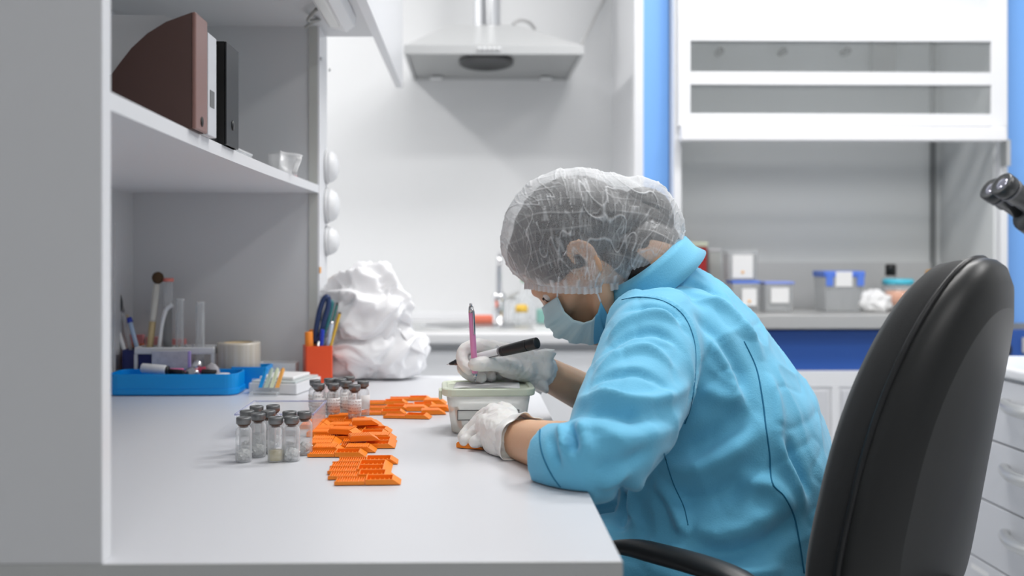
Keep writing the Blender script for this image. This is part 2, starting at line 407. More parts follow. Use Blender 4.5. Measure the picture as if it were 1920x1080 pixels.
# ================================================================== BACK: SINK COUNTER + HOOD
zc = H-.252
e = empty('sink_cabinet', 'white base cabinet under the sink at the back wall', 'cabinet', (-.1, 3.45, 0))
MB().box(-.98, PXc-.001, 3.22, RY1-.002, .08, zc-.04).build('cabinet_body', lam_g, e, world=True)
for a, b in ((-.73, -.33), (-.325, .105), (.11, .53)):
    d_ = MB().box(a, b, 3.20, 3.218, .10, zc-.062).build('door', lam_w, e, world=True, bevel=.002)
for x in (.135, -.30, -.36):
    MB().ball((x, 3.19, zc-.12), .011).build('knob', steel, e, world=True)
MB().box(-.98, PXc-.001, 3.26, RY1-.002, 0, .08).build('plinth', mat('plinth', (.25, .25, .26), .5), e, world=True)
e = empty('worktop', 'white worktop with rounded front edge along the back wall', 'worktop', (-.1, 3.45, zc-.04))
MB().box(-1.0, PXc, 3.165, RY1, zc-.038, zc).build('slab', mat('worktop white', (.78, .78, .79), .35), e, world=True, bevel=.01, seg=4)
MB().box(-1.0, PXc, RY1-.012, RY1, zc+.0005, zc+.03).build('upstand', lam_w, e, world=True, bevel=.003)
e = empty('sink', 'steel inset sink with drainer left of the tap', 'sink', (-.05, 3.42, zc))
MB().box(-.28, .26, -.20, .17, .0008, .006).build('sink_rim', steel, e, bevel=.004)
MB().prism([(math.cos(a)*.17+.05, math.sin(a)*.14-.02) for a in [2*math.pi*k/32 for k in range(32)]], .0062, .0085, smooth=False).build('bowl_edge', chrome, e, bevel=.002)
MB().prism([(math.cos(a)*.155+.05, math.sin(a)*.125-.02) for a in [2*math.pi*k/32 for k in range(32)]], .0086, .0092).build('bowl', mat('sink bowl', (.3, .31, .32), .3, .9), e)
b = PY(936, 615, 3.52)
e = empty('tap', 'chrome mixer tap with an upright spout behind the sink', 'tap', (b.x, 3.56, zc+.0015))
MB().lathe([(.030, 0), (.030, .008), (.023, .014), (.022, .075), (.026, .08), (.026, .1), (.018, .112), (.001, .114)], 28).build('tap_body', chrome, e)
MB().tube([(0, 0, .10), (0, -.003, .17), (0, -.012, .225), (0, -.04, .245), (0, -.08, .235), (0, -.09, .21)], [.012, .0115, .0105, .01, .0095, .0095], 14).build('spout', chrome, e)
MB().tube([(.02, 0, .09), (.045, 0, .1), (.07, 0, .115)], [.008, .007, .006], 10).build('lever', steel, e)
def lbox(name, label, cat, c, sx, sy, sz, m, bevel=.003, group=None, rz=0):
    o = MB().box(-sx/2, sx/2, -sy/2, sy/2, 0, sz).build(name, m, bevel=bevel); o.location = c; o.rotation_euler.z = rz; return tag(o, label, cat, group)
lbox('sponge', 'coral red sponge beside the tap on the back worktop', 'sponge', (PY(905, 600, 3.34).x, 3.50, zc+.0067), .075, .05, .028, mat('coral sponge', (.85, .22, .14), .8), .008)
lbox('soap_box', 'teal green plastic box on the back worktop behind the mask', 'box', (PY(1028, 600, 3.45).x, 3.5, zc+.0068), .075, .06, .05, mat('teal plastic', (.22, .45, .40), .4), .006)
def bottle(label, px, Y, prof, m, capm=None, capprof=None, liq=None, cat='bottle', name='bottle', z=None, x=None, group=None, n=28):
    z = zc+.0012 if z is None else z
    x = PY(px, 600, Y).x if x is None else x
    e = empty(name, label, cat, (x, Y, z), 0, group)
    MB().lathe(prof, n).build('bottle_body', m, e)
    if liq: MB().lathe(liq[0], n).build('liquid', liq[1], e)
    if capprof: MB().lathe(capprof, n).build('cap', capm, e)
    return e
grn = mat('green stopper', (.12, .42, .2), .5); ylw = mat('yellow plastic', (.85, .55, .08), .5)
bottle('clear glass flask with green stopper on the back worktop', 985, 3.62, [(.045, 0), (.048, .01), (.045, .05), (.02, .09), (.013, .11), (.013, .145)], glass_c, grn, [(.014, .145), (.016, .15), (.015, .172), (.01, .176)])
bottle('small jar with yellow lid in front of the glass flask', 978, 3.48, [(.02, 0), (.022, .01), (.021, .04)], glass_c, ylw, [(.022, .04), (.022, .06), (.015, .066)], z=zc+.0068, cat='jar', name='jar')
bottle('clear squat jar left of the flask by the tap', 962, 3.6, [(.022, 0), (.024, .01), (.023, .07), (.016, .085)], glass_c, white, [(.017, .085), (.017, .1), (.01, .103)], cat='jar', name='jar')
bottle('tall clear jar partly behind the mask', 1012, 3.66, [(.032, 0), (.034, .01), (.033, .1), (.024, .12)], glass_c, white, [(.025, .12), (.025, .135), (.01, .138)], cat='jar', name='jar')

# cooker style extractor hood
hx0, hx1 = PY(757, 100, 3.28).x, PY(1095, 100, 3.28).x; hcx = (hx0+hx1)/2
zb = H+.656; zr = PY(900, 84, 3.28).z
e = empty('extractor_hood', 'grey steel extractor hood with foil duct on the back wall', 'hood', (hcx, 3.55, zb))
hy = RY1-.001
# rim band as four walls, open below
t = .012
MB().box(hx0, hx1, 3.28, 3.28+t, zb, zr).box(hx0, hx1, hy-t, hy, zb, zr).box(hx0, hx0+t, 3.28+t, hy-t, zb, zr).box(hx1-t, hx1, 3.28+t, hy-t, zb, zr).build('rim', steel_p, e, world=True, bevel=.002)
MB().box(hx0+.001+t, hx1-t-.001, 3.28+t, hy-t, zb+.010, zb+.016).build('inner_plate', mat('hood inner', (.42, .43, .43), .4, .3), e, world=True)
tx0, tx1, ty0 = PY(842, 46, 3.5).x, PY(962, 46, 3.5).x, 3.50
zt_ = PY(900, 47, 3.5).z
vs = [(hx0+.004, 3.285, zr), (hx1-.004, 3.285, zr), (hx1-.004, hy, zr), (hx0+.004, hy, zr), (tx0-.0, ty0, zt_), (tx1+.01, ty0, zt_), (tx1+.01, hy, zt_), (tx0, hy, zt_)]
MB().add(vs, [(0,3,2,1), (4,5,6,7), (0,1,5,4), (1,2,6,5), (2,3,7,6), (3,0,4,7)]).build('canopy', steel_p, e, world=True, bevel=.003)
c = PY(912, 105, 3.40); r = .097
fan = empty('x', None, None)
bpy.data.objects.remove(fan)
MB().lathe([(r, 0), (r, .006), (r*.9, .009), (r*.8, .004), (.001, .004)], 40, M=Matrix.Translation((c.x, 3.445, zb+.006)) @ Matrix.Rotation(math.pi, 4, 'X') @ Matrix.Diagonal((.97, 1.42, 1, 1))).build('fan_grille', black, e, world=True)
for x in (hx0+.09, hx1-.09):
    MB().box(x-.022, x+.022, hy-.05, hy-.02, zb-.002, zb+.006).build('lamp_cover', white, e, world=True, bevel=.003)
for k in range(5):
    q = PY(899+k*9.2, 92, 3.28); MB().cyl((q.x, 3.272, q.z), (q.x, 3.28, q.z), .006, n=16).build('push_button', white, e, world=True)
dx = PY(915, 30, 3.42).x; rings = []; zz = zr+.03
prof = []; z_ = 0
while z_ < CEIL-zr-.05: prof += [(.047, z_), (.0495, z_+.008)]; z_ += .02
MB().lathe(prof, 36, M=Matrix.Translation((dx, 3.58, zr+.03))).build('duct', foil, e, world=True)
MB().tube([PY(962, 46, 3.6), PY(975, 38, 3.62), PY(992, 42, 3.66), PY(1003, 54, 3.7)], .006, 8).build('cable', mat('grey cable hood', (.55, .55, .55), .5), e, world=True)
MB().tube([PY(1090, 83, 3.5), PY(1103, 58, 3.6), PY(1120, 24, 3.68), PY(1135, -8, 3.72), PY(1140, -60, 3.74)], .006, 8).build('cable', mat('grey cable wall', (.55, .55, .55), .5), e, world=True)

# ================================================================== FUME CUPBOARD
FY = 3.2; fx0, fx1 = .6555, 1.742
zw = H-.197
fw = mat('fume cupboard white', (.83, .84, .86), .35)
fin = mat('fume cupboard lining', (.74, .76, .76), .4)
e = empty('fume_cupboard', 'white fume cupboard with raised glass sash at the right of the back wall', 'fume cupboard', (1.2, 3.4, 0))
xl = PY(1277, 300, FY).x; xr = PY(1876, 300, FY).x
MB().box(fx0, xl, FY, 3.62, zw-.04, 2.3).build('side_post', fw, e, world=True, bevel=.002)
MB().box(xr, fx1, FY, 3.62, zw-.04, 2.3).build('side_post', fw, e, world=True, bevel=.002)
MB().box(xl, xr, 3.60, 3.62, zw, 2.3).build('back_panel', fin, e, world=True)
MB().box(xr-.008, xr-.0005, FY+.03, 3.60, zw, 2.3).build('side_lining', fin, e, world=True)
MB().box(xl+.0005, xl+.008, FY+.03, 3.60, zw, 2.3).build('side_lining', fin, e, world=True)
MB().box(xr-.045, xr-.030, 3.585, 3.5995, zw, 2.3).build('corner_profile', mat('dark joint', (.22, .23, .23), .5), e, world=True)
MB().box(xl, xr, 3.592, 3.5995, zw, PY(1500, 492, 3.6).z).build('splash_strip', mat('splash strip', (.62, .63, .635), .35), e, world=True)
MB().box(xl, xr, FY-.03, 3.60, zw-.045, zw-.0002).build('work_surface', mat('steel worktop', (.60, .60, .59), .28, .5), e, world=True, bevel=.004, seg=3)
def zat(py, Y=FY): return H+(CY-py)/F*Y
ys = FY-.012
sl, sr = PY(1294, 150, ys).x, PY(1857, 150, ys).x
sash = MB()
MB().box(xl-.012, sl, ys-.006, ys+.01, zat(237), 2.3).box(sr, xr+.012, ys-.006, ys+.01, zat(237), 2.3).box(sl, sr, ys-.006, ys+.01, zat(236), zat(213)).box(sl, sr, ys-.006, ys+.01, zat(159), zat(135)).box(sl, sr, ys-.006, ys+.01, zat(77), zat(20)).build('sash_frame', fw, e, world=True, bevel=.0015)
sf = MB().box(sl, sr, ys, ys+.004, zat(213), zat(159)).build('glass_pane', glass_sash, e, world=True)
MB().box(sl, sr, ys, ys+.004, zat(135), zat(77)).build('glass_pane', glass_sash, e, world=True)
MB().box(sl, sr, ys+.002, ys+.01, zat(20), 2.3).build('upper_panel', mat('upper panel', (.74, .76, .77), .35), e, world=True)
l0, l1 = PY(1277, 250, FY-.05).x, PY(1887, 250, FY-.05).x
MB().box(l0, l1, FY-.055, FY-.019, H+(CY-263)/F*(FY-.05), H+(CY-236)/F*(FY-.05)).build('sash_handle_rail', mat('rail white', (.9, .9, .92), .3), e, world=True, bevel=.005, seg=3)
for px in (1347, 1465, 1583):
    q = PY(px, 99, 3.585); MB().cyl((q.x, 3.55, q.z), (q.x, 3.5995, q.z), .013, .011, 20).build('gas_knob', mat('knob grey', (.12, .12, .13), .5), e, world=True)
q0 = PY(1650, 132, 3.5); MB().box(q0.x, q0.x+.08, 3.55, 3.599, q0.z-.0, q0.z+.13).build('baffle', mat('baffle', (.48, .48, .47), .5), e, world=True, bevel=.004)
MB().box(xr-.002, fx1-.012, FY-.04, FY-.0005, zat(312), zat(262)).build('bracket', steel, e, world=True, bevel=.002)
# blue apron + lower cabinet
zq0, zq1 = zat(697), zat(621)
e2 = empty('service_panel', 'blue service panel with painted-in shade, below the fume cupboard surface', 'panel', (1.3, 3.3, 0))
MB().box(fx0, 2.1, FY+.02, FY+.05, zq0, zq1).build('apron', blue_shaded, e2, world=True, bevel=.002)
q = PY(1880, 655, FY+.02); MB().lathe([(.026, 0), (.026, .01), (.02, .02), (.001, .021)], 28, M=Matrix.Translation((q.x, FY+.02, q.z)) @ Matrix.Rotation(R_(90), 4, 'X')).build('round_socket', black, e2, world=True)
q = PY(1919, 650, FY+.02); MB().box(q.x-.008, q.x+.05, FY+.008, FY+.02, q.z-.02, q.z+.03).build('switch_plate', steel_p, e2, world=True, bevel=.003)
e3 = empty('base_cabinet', 'white base cabinet with framed doors under the blue panel', 'cabinet', (1.3, 3.4, 0))
MB().box(fx0, 2.1, FY, 3.6, 0.06, zq0-.0005).build('cabinet_body', lam_w, e3, world=True, bevel=.002)
MB().box(fx0, 2.1, FY-.004, FY-.0003, zat(727), zq0-.001).build('top_rail', lam_w, e3, world=True, bevel=.001)
xs = [fx0+.01, PY(1567, 760, FY).x-.0, 2.09]
xs = [fx0+.01, 1.14, 1.66, 2.09]
for a, b in ((.67, 1.166), (1.186, 1.66), (1.68, 2.09)):
    MB().box(a+.012, b-.012, FY-.006, FY-.0004, .1, zat(733)).build('door_panel', lam, e3, world=True, bevel=.002)
for x in (1.176, 1.67):
    MB().box(x-.012, x+.012, FY-.010, FY-.0003, .08, zat(728)).build('door_stile', lam_w, e3, world=True, bevel=.001)

# items in the fume cupboard
def tub(label, px0, px1, pyt, pyb, body, lidm, lid_h=.012, sy=.08, Y=None, lab=None, name='storage_box', cat='box', group=None, z0=None, clips=None):
    z0 = zw+.0012 if z0 is None else z0
    Y = 3.38 if Y is None else Y
    a = PY(px0, pyb, Y-sy/2).x; b = PY(px1, pyb, Y-sy/2).x
    h = (pyb-pyt)/F*Y
    e = empty(name, label, cat, ((a+b)/2, Y, z0), 0, group); s = (b-a)/2
    MB().loft([[(-s*.9, -sy*.45, 0), (s*.9, -sy*.45, 0), (s*.9, sy*.45, 0), (-s*.9, sy*.45, 0)], [(-s*.97, -sy/2, h-lid_h), (s*.97, -sy/2, h-lid_h), (s*.97, sy/2, h-lid_h), (-s*.97, sy/2, h-lid_h)]], smooth=False).build('box_body', body, e, bevel=.004)
    MB().box(-s, s, -sy/2-.003, sy/2+.003, h-lid_h+.0002, h).build('lid', lidm, e, bevel=.003)
    if lab: 
        x0, x1, z0_, z1_ = lab[0]
        MB().box(-s+2*s*x0, -s+2*s*x1, -sy/2-.0035, -sy/2-.0025, h*z0_, h*z1_).build('box_label', lab[1], e)
        if len(lab) > 2: MB().cyl((-s+2*s*(x0+x1)/2, -sy/2-.0045, h*(z0_*.75+z1_*.25)), (-s+2*s*(x0+x1)/2, -sy/2-.0036, h*(z0_*.75+z1_*.25)), .005).build('label_dot', lab[2], e)
    if clips:
        for x in (-s*.75, s*.75):
            MB().box(x-.012, x+.012, -sy/2-.008, -sy/2-.003, h-.05, h-.004).build('clip', clips, e, bevel=.002)
    return e
paper = mat('paper', (.84, .84, .84), .7); oran = mat('orange dot', (.9, .45, .08), .5)
bl_l = mat('blue lid', (.10, .22, .75), .4)
greyc = clear('greyish clear plastic', (.62, .64, .65), .35, .15, .8)
tub('dark red box with cream lid beside the person\'s collar', 1278, 1327, 446, 575, mat('dark red card', (.40, .02, .02), .5), mat('cream lid', (.75, .78, .62), .5), .018, .07, 3.42)
tub('pale carton between the red box and the stacked jar', 1329, 1352, 462, 575, mat('pale carton', (.62, .65, .62), .6), lam_w, .01, .05, 3.5, name='carton')
b1 = tub('clear box with blue lid under the labelled jar', 1372, 1426, 520, 578, greyc, bl_l, .01, .08, 3.36, lab=((.35, .85, .2, .75), paper, oran), group=None)
h1 = (578-520)/F*3.36
tub('clear jar with white label stacked on the blue-lidded box', 1364, 1423, 462, 518, greyc, glass_c, .008, .08, 3.37, lab=((.15, .8, .08, .85), paper, oran), z0=zw+.0016+h1, name='storage_jar', cat='jar')
tub('clear box with thin blue lid, second from the left in the cupboard', 1434, 1490, 522, 578, greyc, mat('pale blue lid', (.25, .35, .85), .4), .008, .08, 3.36, lab=((.2, .8, .3, .8), paper))
tub('wide clear box with blue clips and white label', 1545, 1622, 503, 578, greyc, bl_l, .02, .11, 3.38, lab=((.28, .68, .62, .99), paper), clips=bl_l)
e = bottle('clear pot with turquoise lid right of the crumpled paper', 1684, 3.36, [(.042, 0), (.045, .006), (.046, .09)], glass_c, mat('turquoise lid', (.08, .55, .72), .4), [(.05, .0902), (.05, .106), (.045, .109)], ([(.040, .02), (.043, .07)], mat('orange content', (.75, .35, .2), .6)), 'pot', 'pot', zw+.0012)
bottle('bottle with black screw cap behind the turquoise pot', 1670, 3.47, [(.03, 0), (.032, .01), (.031, .1), (.016, .118)], greyc, black, [(.018, .1182), (.018, .155), (.014, .158)], None, 'bottle', 'bottle', zw+.0012)
bottle('small orange capped pot at the far right of the cupboard', 1748, 3.45, [(.018, 0), (.02, .006), (.02, .12)], greyc, oran, [(.022, .1202), (.022, .135), (.016, .138)], None, 'pot', 'pot', zw+.0012)
def crumple(name, label, cat, c, r, m, seed, amp=.25, sub=4, sc=2.2):
    bm = bmesh.new(); bmesh.ops.create_icosphere(bm, subdivisions=sub, radius=1)
    for v in bm.verts:
        n1 = noise.noise(v.co*sc+Vector((seed, 0, 0))); n2 = 1-abs(noise.noise(v.co*sc*2.3+Vector((0, seed, 0))))*2
        k = 1+amp*(n1*1.2+n2*.45)
        v.co = Vector((v.co.x*r[0]*k, v.co.y*r[1]*k, v.co.z*r[2]*k))
    zmin = -r[2]*.72
    for v in bm.verts: v.co.z = max(v.co.z, zmin)-zmin
    me = bpy.data.meshes.new(name); bm.to_mesh(me); bm.free()
    me.polygons.foreach_set('use_smooth', [True]*len(me.polygons))
    o = bpy.data.objects.new(name, me); COL.objects.link(o); me.materials.append(m); o.location = c
    return tag(o, label, cat)
crumple('tissue', 'crumpled white tissue in the fume cupboard left of the turquoise pot', 'tissue', (PY(1640, 560, 3.33).x, 3.33, zw+.001), (.05, .04, .04), paper, 5)

# ================================================================== DRAWER UNIT + MICROSCOPE
zd = H-.25; DXF = 1.19
e = empty('drawer_unit', 'white drawer unit with curved grey handles at the right edge', 'drawers', (1.45, 1.9, 0))
MB().box(DXF+.012, 1.75, 1.2, 2.40, .05, zd-.026).build('cabinet_body', lam_w, e, world=True)
for (ya, yb) in ((1.25, 1.80), (1.806, 2.395)):
    z1 = zd-.034
    for k in range(4):
        z0 = z1-.1400
        if k == 3: z0 = .08
        dr = MB().box(DXF-.004, DXF+.0118, ya, yb, z0, z1).build('drawer', lam, e, world=True, bevel=.002)
        ym = (2.09 if ya > 1.5 else 1.52); zm = z1-.045
        h_ = MB().tube([(DXF-.004, ym+.085, zm), (DXF-.022, ym+.075, zm), (DXF-.034, ym+.03, zm-.004), (DXF-.034, ym-.03, zm-.004), (DXF-.022, ym-.075, zm), (DXF-.004, ym-.085, zm)], [.006, .010, .0115, .0115, .010, .006], 12, flat=1.25, up=(0, 0, 1)).build('handle', steel, dr)
        h_.data.transform(Matrix.Translation((-1.45, -1.9, 0)))
        if k in (0, 3) and ya > 1.5:
            l_ = MB().box(DXF-.0045, DXF-.0041, 2.26, 2.34, z1-.03, z1-.018).build('drawer_label', paper, dr); l_.data.transform(Matrix.Translation((-1.45, -1.9, 0)))
        z1 = z0-.0035
MB().box(DXF-.012, 1.75, 1.2, 2.415, zd-.026, zd).build('counter_top', mat('counter white', (.80, .81, .83), .3), e, world=True, bevel=.009, seg=4)

# microscope: eyepieces in view
e1_ = W(1864, 352, 2.0); e2_ = W(1882, 345, 1.93)
e = empty('microscope', 'black binocular microscope at the right edge, standing on the drawer unit', 'microscope', (1.42, 1.97, zd+.0008))
blk = mat('microscope black', (.03, .032, .034), .32)
ax = Vector((.80, .18, -.50)).normalized()
def eyep(c, L=.17):
    m = MB(); M = Matrix.Translation(c) @ (ax).to_track_quat('Z', 'Y').to_matrix().to_4x4() @ Matrix.Diagonal((1.22, 1.22, 1.1, 1))
    m.lathe([(.010, .004), (.016, 0), (.0205, .002), (.0205, .018), (.018, .022), (.0185, .045), (.0155, .048), (.0155, L)], 28, M=M)
    return m, M
for c in (W(1855, 352, 2.02), W(1876, 343, 1.95)):
    m, M = eyep(c); o = m.build('eyepiece', blk, e, world=True)
    MB().lathe([(.0185, .0232), (.0195, .024), (.0195, .028), (.0185, .0288)], 28, M=M, cap=False).build('grip_ring', mat('ring grey', (.12, .12, .13), .3), e, world=True)
    MB().ball((0, 0, .004), (.0115, .0115, .004), M=M).build('lens', mat('eyepiece lens', (.25, .25, .3), .05, .6), e, world=True)
hc = W(1880, 350, 2.0)+ax*.12
MB().tube([hc-ax*.060+Vector((0, 0, -.026)), hc+Vector((0, 0, -.01)), hc+ax*.06+Vector((0, 0, .0)), Vector((1.40, 2.0, hc.z-.05))], [.030, .042, .048, .045], 20).build('binocular_head', blk, e, world=True)
MB().box(1.385, 1.46, 1.955, 2.045, zd+.03, hc.z-.03).build('arm', white, e, world=True, bevel=.015, seg=4)
MB().box(1.27, 1.49, 1.90, 2.10, zd+.0008, zd+.035).build('foot', white, e, world=True, bevel=.012, seg=3)
MB().box(1.27, 1.40, 1.93, 2.07, zd+.15, zd+.162).build('stage', blk, e, world=True, bevel=.003)
MB().cyl((1.33, 2.0, zd+.175), (1.33, 2.0, zd+.235), .012, .02).build('objective', chrome, e, world=True)
MB().cyl((1.33, 2.0, zd+.235), (1.33, 2.0, hc.z-.03), .03, .035).build('turret', blk, e, world=True)
for s in (1, -1): MB().cyl((1.43, 2.0+s*.045, zd+.09), (1.43, 2.0+s*.075, zd+.09), .022).build('focus_knob', blk, e, world=True)

# ================================================================== THINGS ON THE DESK
zt0 = DZ+.0008
# blue pen tray with its bits
bluep = mat('bright blue plastic', (.0, .33, .85), .35)
def rrect(x0, x1, y0, y1, r, n=5):
    P = []
    for cx, cy, a0 in ((x1-r, y0+r, -90), (x1-r, y1-r, 0), (x0+r, y1-r, 90), (x0+r, y0+r, 180)):
        for k in range(n+1):
            a = R_(a0+90*k/n); P.append((cx+r*math.cos(a), cy+r*math.sin(a)))
    return P
def hollow(outer, inner, z0, zf, z1, mi=0):       # open tray with a wall
    n = len(outer); mb = MB()
    vs = [(x, y, z0) for x, y in outer]+[(x, y, z1) for x, y in outer]+[(x, y, z1) for x, y in inner]+[(x, y, zf) for x, y in inner]
    fs = [tuple(range(n-1, -1, -1)), tuple(range(3*n, 4*n))]
    for a in (0, n, 2*n):
        fs += [(a+i, a+(i+1) % n, a+n+(i+1) % n, a+n+i) for i in range(n)]
    return mb.add(vs, fs, mi)
e = empty('pen_tray', 'long bright blue plastic tray full of small bits at the shelf unit', 'tray', (-.57, 1.935, zt0))
ty0, ty1 = 1.895, 1.985
hollow(rrect(-.690, -.444, ty0, ty1, .022), rrect(-.6875, -.4465, ty0+.0025, ty1-.0025, .02), zt0, zt0+.003, zt0+.040).build('tray_walls', bluep, e, world=True, bevel=.0006)
hollow(rrect(-.692, -.442, ty0-.002, ty1+.002, .024), rrect(-.689, -.445, ty0+.001, ty1-.001, .021), zt0+.002, zt0+.004, zt0+.012).build('foot_band', bluep, e, world=True, bevel=.0006)
e = empty('blue_box', 'small open bright blue box at the right end of the blue tray', 'box', (-.43, 1.99, zt0))
hollow(rrect(-.476, -.405, 1.988, 2.05, .003), rrect(-.4735, -.4075, 1.9905, 2.0475, .002), zt0, zt0+.003, zt0+.043).build('box_walls', bluep, e, world=True)
def rod(name, label, cat, p0, p1, r, m, parts=(), group=None, n=16):   # parts: (name, t0, t1, r, material)
    p0 = Vector(p0); p1 = Vector(p1)
    e = empty(name, label, cat, (p0+p1)/2, 0, group)
    c = (p0+p1)/2; d = p1-p0
    MB().cyl(p0-c, p1-c, r, n=n).build('barrel', m, e, bevel=r*.2)
    for (nm, t0, t1, r0, r1, mm) in parts:
        MB().cyl(p0-c+d*t0, p0-c+d*t1, r0, r1, n=n).build(nm, mm, e)
    return e
zr_ = zt0+.035
rod('marker', 'white marker with a dark end lying on the blue tray', 'marker', W(266, 690, 1.925), W(312, 694, 1.92), .0095, white, [('cap', 1.0, 1.08, .008, .008, black)])
lbox('eraser', 'bright pink eraser in the blue tray', 'eraser', (W(330, 694, 1.95).x, 1.955, zt0+.026), .032, .016, .018, mat('pink rubber', (.9, .18, .42), .6), .003)
rod('black_stub', 'short black stub of a pen in the blue tray right of the white marker', 'cap', W(318, 697, 1.935), W(345, 699, 1.93), .006, black)
rod('lighter', 'small dark red stick in the middle of the blue tray', 'stick', W(360, 698, 1.94), W(386, 692, 1.95), .0055, mat('dark red', (.45, .03, .08), .4))
rod('clip_tube', 'black rubber tube in the blue tray left of the white disc', 'tube', W(378, 698, 1.915), W(406, 700, 1.92), .0065, black_m)
q = W(418, 703, 1.92); o = MB().lathe([(.014, 0), (.0155, .003), (.0155, .008), (.013, .011), (.001, .012)], 28).build('plastic_disc', white); o.location = (q.x, 1.925, zt0+.027); tag(o, 'white round cap at the right end of the blue tray', 'cap')
q = W(366, 677, 1.96); o = MB().lathe([(.008, 0), (.0095, .003), (.0095, .012), (.006, .018), (.001, .019)], 20, M=Matrix.Rotation(R_(35), 4, 'Y')).build('metal_cap', chrome); o.location = (q.x, 1.965, zt0+.042); tag(o, 'shiny metal cap on top of the bits in the blue tray', 'cap')
q = W(356, 694, 1.93); crumple('foil_piece', 'crumpled silver foil piece in the blue tray', 'foil', (q.x, 1.955, zt0+.022), (.016, .012, .014), mat('silver foil', (.6, .6, .62), .25, .9), 3, .3, 3)
q = W(395, 692, 1.95); crumple('wipe', 'grey crumpled wipe at the back of the blue tray', 'wipe', (q.x, 1.97, zt0+.02), (.014, .009, .018), mat('grey wipe', (.5, .48, .5), .7), 9, .2, 3)

# navy pen pot, pens, scissors
navy = mat('navy plastic', (.012, .018, .13), .35)
e = empty('pen_pot', 'navy blue divided pen pot behind the left end of the blue tray', 'pen pot', (-.665, 2.035, zt0))
for (a, b, h) in ((-.700, -.672, .075), (-.670, -.640, .075)):
    hollow(rrect(a, b, 2.01, 2.06, .004), rrect(a+.002, b-.002, 2.012, 2.058, .003), zt0, zt0+.003, zt0+h).build('compartment', navy, e, world=True)
zz = .80
def up(px, py, d=2.035): return W(px, py, d)
rod('ballpoint_pen', 'white pen with an orange band in the navy pen pot', 'pen', Vector((-.684, 2.035, zt0+.01)), up(214, 594), .0042, white, [('band', .93, .99, .0046, .0046, oran)])
rod('ballpoint_pen', 'clear pen leaning right of the orange-banded pen in the navy pot', 'pen', Vector((-.678, 2.04, zt0+.01)), up(229, 582, 2.045), .0042, clear_m, [('tip_cap', .97, 1.06, .005, .004, mat('grey pen end', (.3, .3, .3), .4))])
rod('ballpoint_pen', 'pale blue pen with a bright blue end in the navy pen pot', 'pen', Vector((-.660, 2.035, zt0+.01)), up(243, 600), .0045, mat('pale blue pen', (.45, .60, .82), .35), [('blue_end', .96, 1.04, .0062, .005, mat('blue pen end', (.02, .06, .55), .35))])
rod('paintbrush', 'thin wooden brush handle between the pens in the navy pot', 'brush', Vector((-.655, 2.048, zt0+.01)), up(238, 590, 2.05), .0028, mat('pale wood', (.72, .6, .42), .6))
e = empty('scissors', 'pair of dark grey handled scissors in the navy pen pot', 'scissors', up(219, 560))
gm = mat('dark grey rubber', (.05, .055, .06), .5)
MB().tube([up(210, 526), up(217, 532), up(222, 550), up(226, 570), up(222, 586), up(214, 592), up(208, 575), up(209, 550)], .0048, 10, closed=True).build('handle', gm, e, world=True)
MB().tube([up(203, 535, 2.045), up(212, 545, 2.045), up(215, 565, 2.045), up(210, 580, 2.045), up(202, 585, 2.045)], .0048, 10, closed=True).build('handle', gm, e, world=True)
a, b = up(218, 590), up(222, 680)
MB().tube([a, (a+b)/2, Vector((-.664, 2.03, zt0+.02))], [.004, .004, .002], 8).build('blade', steel, e, world=True)
rod('glass_rod', 'thin tall white glass rod standing beside the near panel of the shelf unit', 'rod', Vector((W(214, 640, 1.99).x, 2.0, zt0+.001)), W(214, 418, 2.0), .0028, clear_m)

# note pads against the shelf panel
def pad(label, px0, px1, py0, py1, Y, m, t=.012):
    a = PY(px0, py1, Y); b = PY(px1, py0, Y); z = zt0 if py1 >= 680 else a.z
    o = MB().box(-(b.x-a.x)/2, (b.x-a.x)/2, 0, t, 0, b.z-zt0).build('note_pad', m, bevel=.0006); o.location = ((a.x+b.x)/2, Y, zt0); return tag(o, label, 'note pad')
pad('orange note pad standing between the pen pot and the tube rack', 243, 268, 645, 722, 2.066, mat('orange paper', (.90, .24, .09), .7))
pad('pink note pad behind the orange one by the pen pot', 242, 268, 628, 718, 2.09, mat('pink paper', (.85, .33, .36), .7))
pad('pink note pad behind the wooden brush', 273, 299, 632, 718, 2.09, mat('salmon paper', (.80, .36, .36), .7))
pad('coral note pad behind the thin glass tubes', 322, 347, 636, 718, 2.09, mat('coral paper', (.80, .30, .30), .7))

# tube rack with brush, tubes
e = empty('tube_rack', 'white plastic tube rack behind the blue tray', 'rack', (W(330, 657, 2.03).x, 2.03, zt0))
ra, rb_ = PY(256, 657, 2.02).x, PY(405, 657, 2.02).x; rz0 = PY(300, 664, 2.01).z; rz1 = PY(300, 651, 2.01).z
MB().box(ra, rb_, 2.005, 2.011, rz0, rz1).box(ra, rb_, 2.055, 2.061, rz0, rz1).build('rail', white, e, world=True, bevel=.002)
MB().box(ra, ra+.006, 2.011, 2.055, rz0, rz1).box(rb_-.006, rb_, 2.011, 2.055, rz0, rz1).build('end_bar', white, e, world=True, bevel=.001)
for x in (ra+.003, rb_-.003):
    for y in (2.008, 2.058): MB().box(x-.003, x+.003, y-.003, y+.003, zt0, rz0).build('leg', white, e, world=True)
MB().box(ra, rb_, 2.012, 2.054, zt0+.001, zt0+.004).build('base_plate', white, e, world=True)
zf = zt0+.0052
def T(px, py, d=2.033): return W(px, py, d)
br_m = mat('brown bristles', (.085, .045, .018), .8, bump=(300, .6, .002))
q0, q1 = T(277, 690), T(294, 532); q0 = Vector((T(277, 690).x, 2.033, zf))
e = empty('powder_brush', 'wooden handled brush with a round brown bristle head in the tube rack', 'brush', q1)
MB().tube([q0, q0.lerp(q1, .5), q0.lerp(q1, .85)], [.006, .0068, .0065], 14).build('handle', mat('pale beech', (.66, .52, .28), .45), e, world=True)
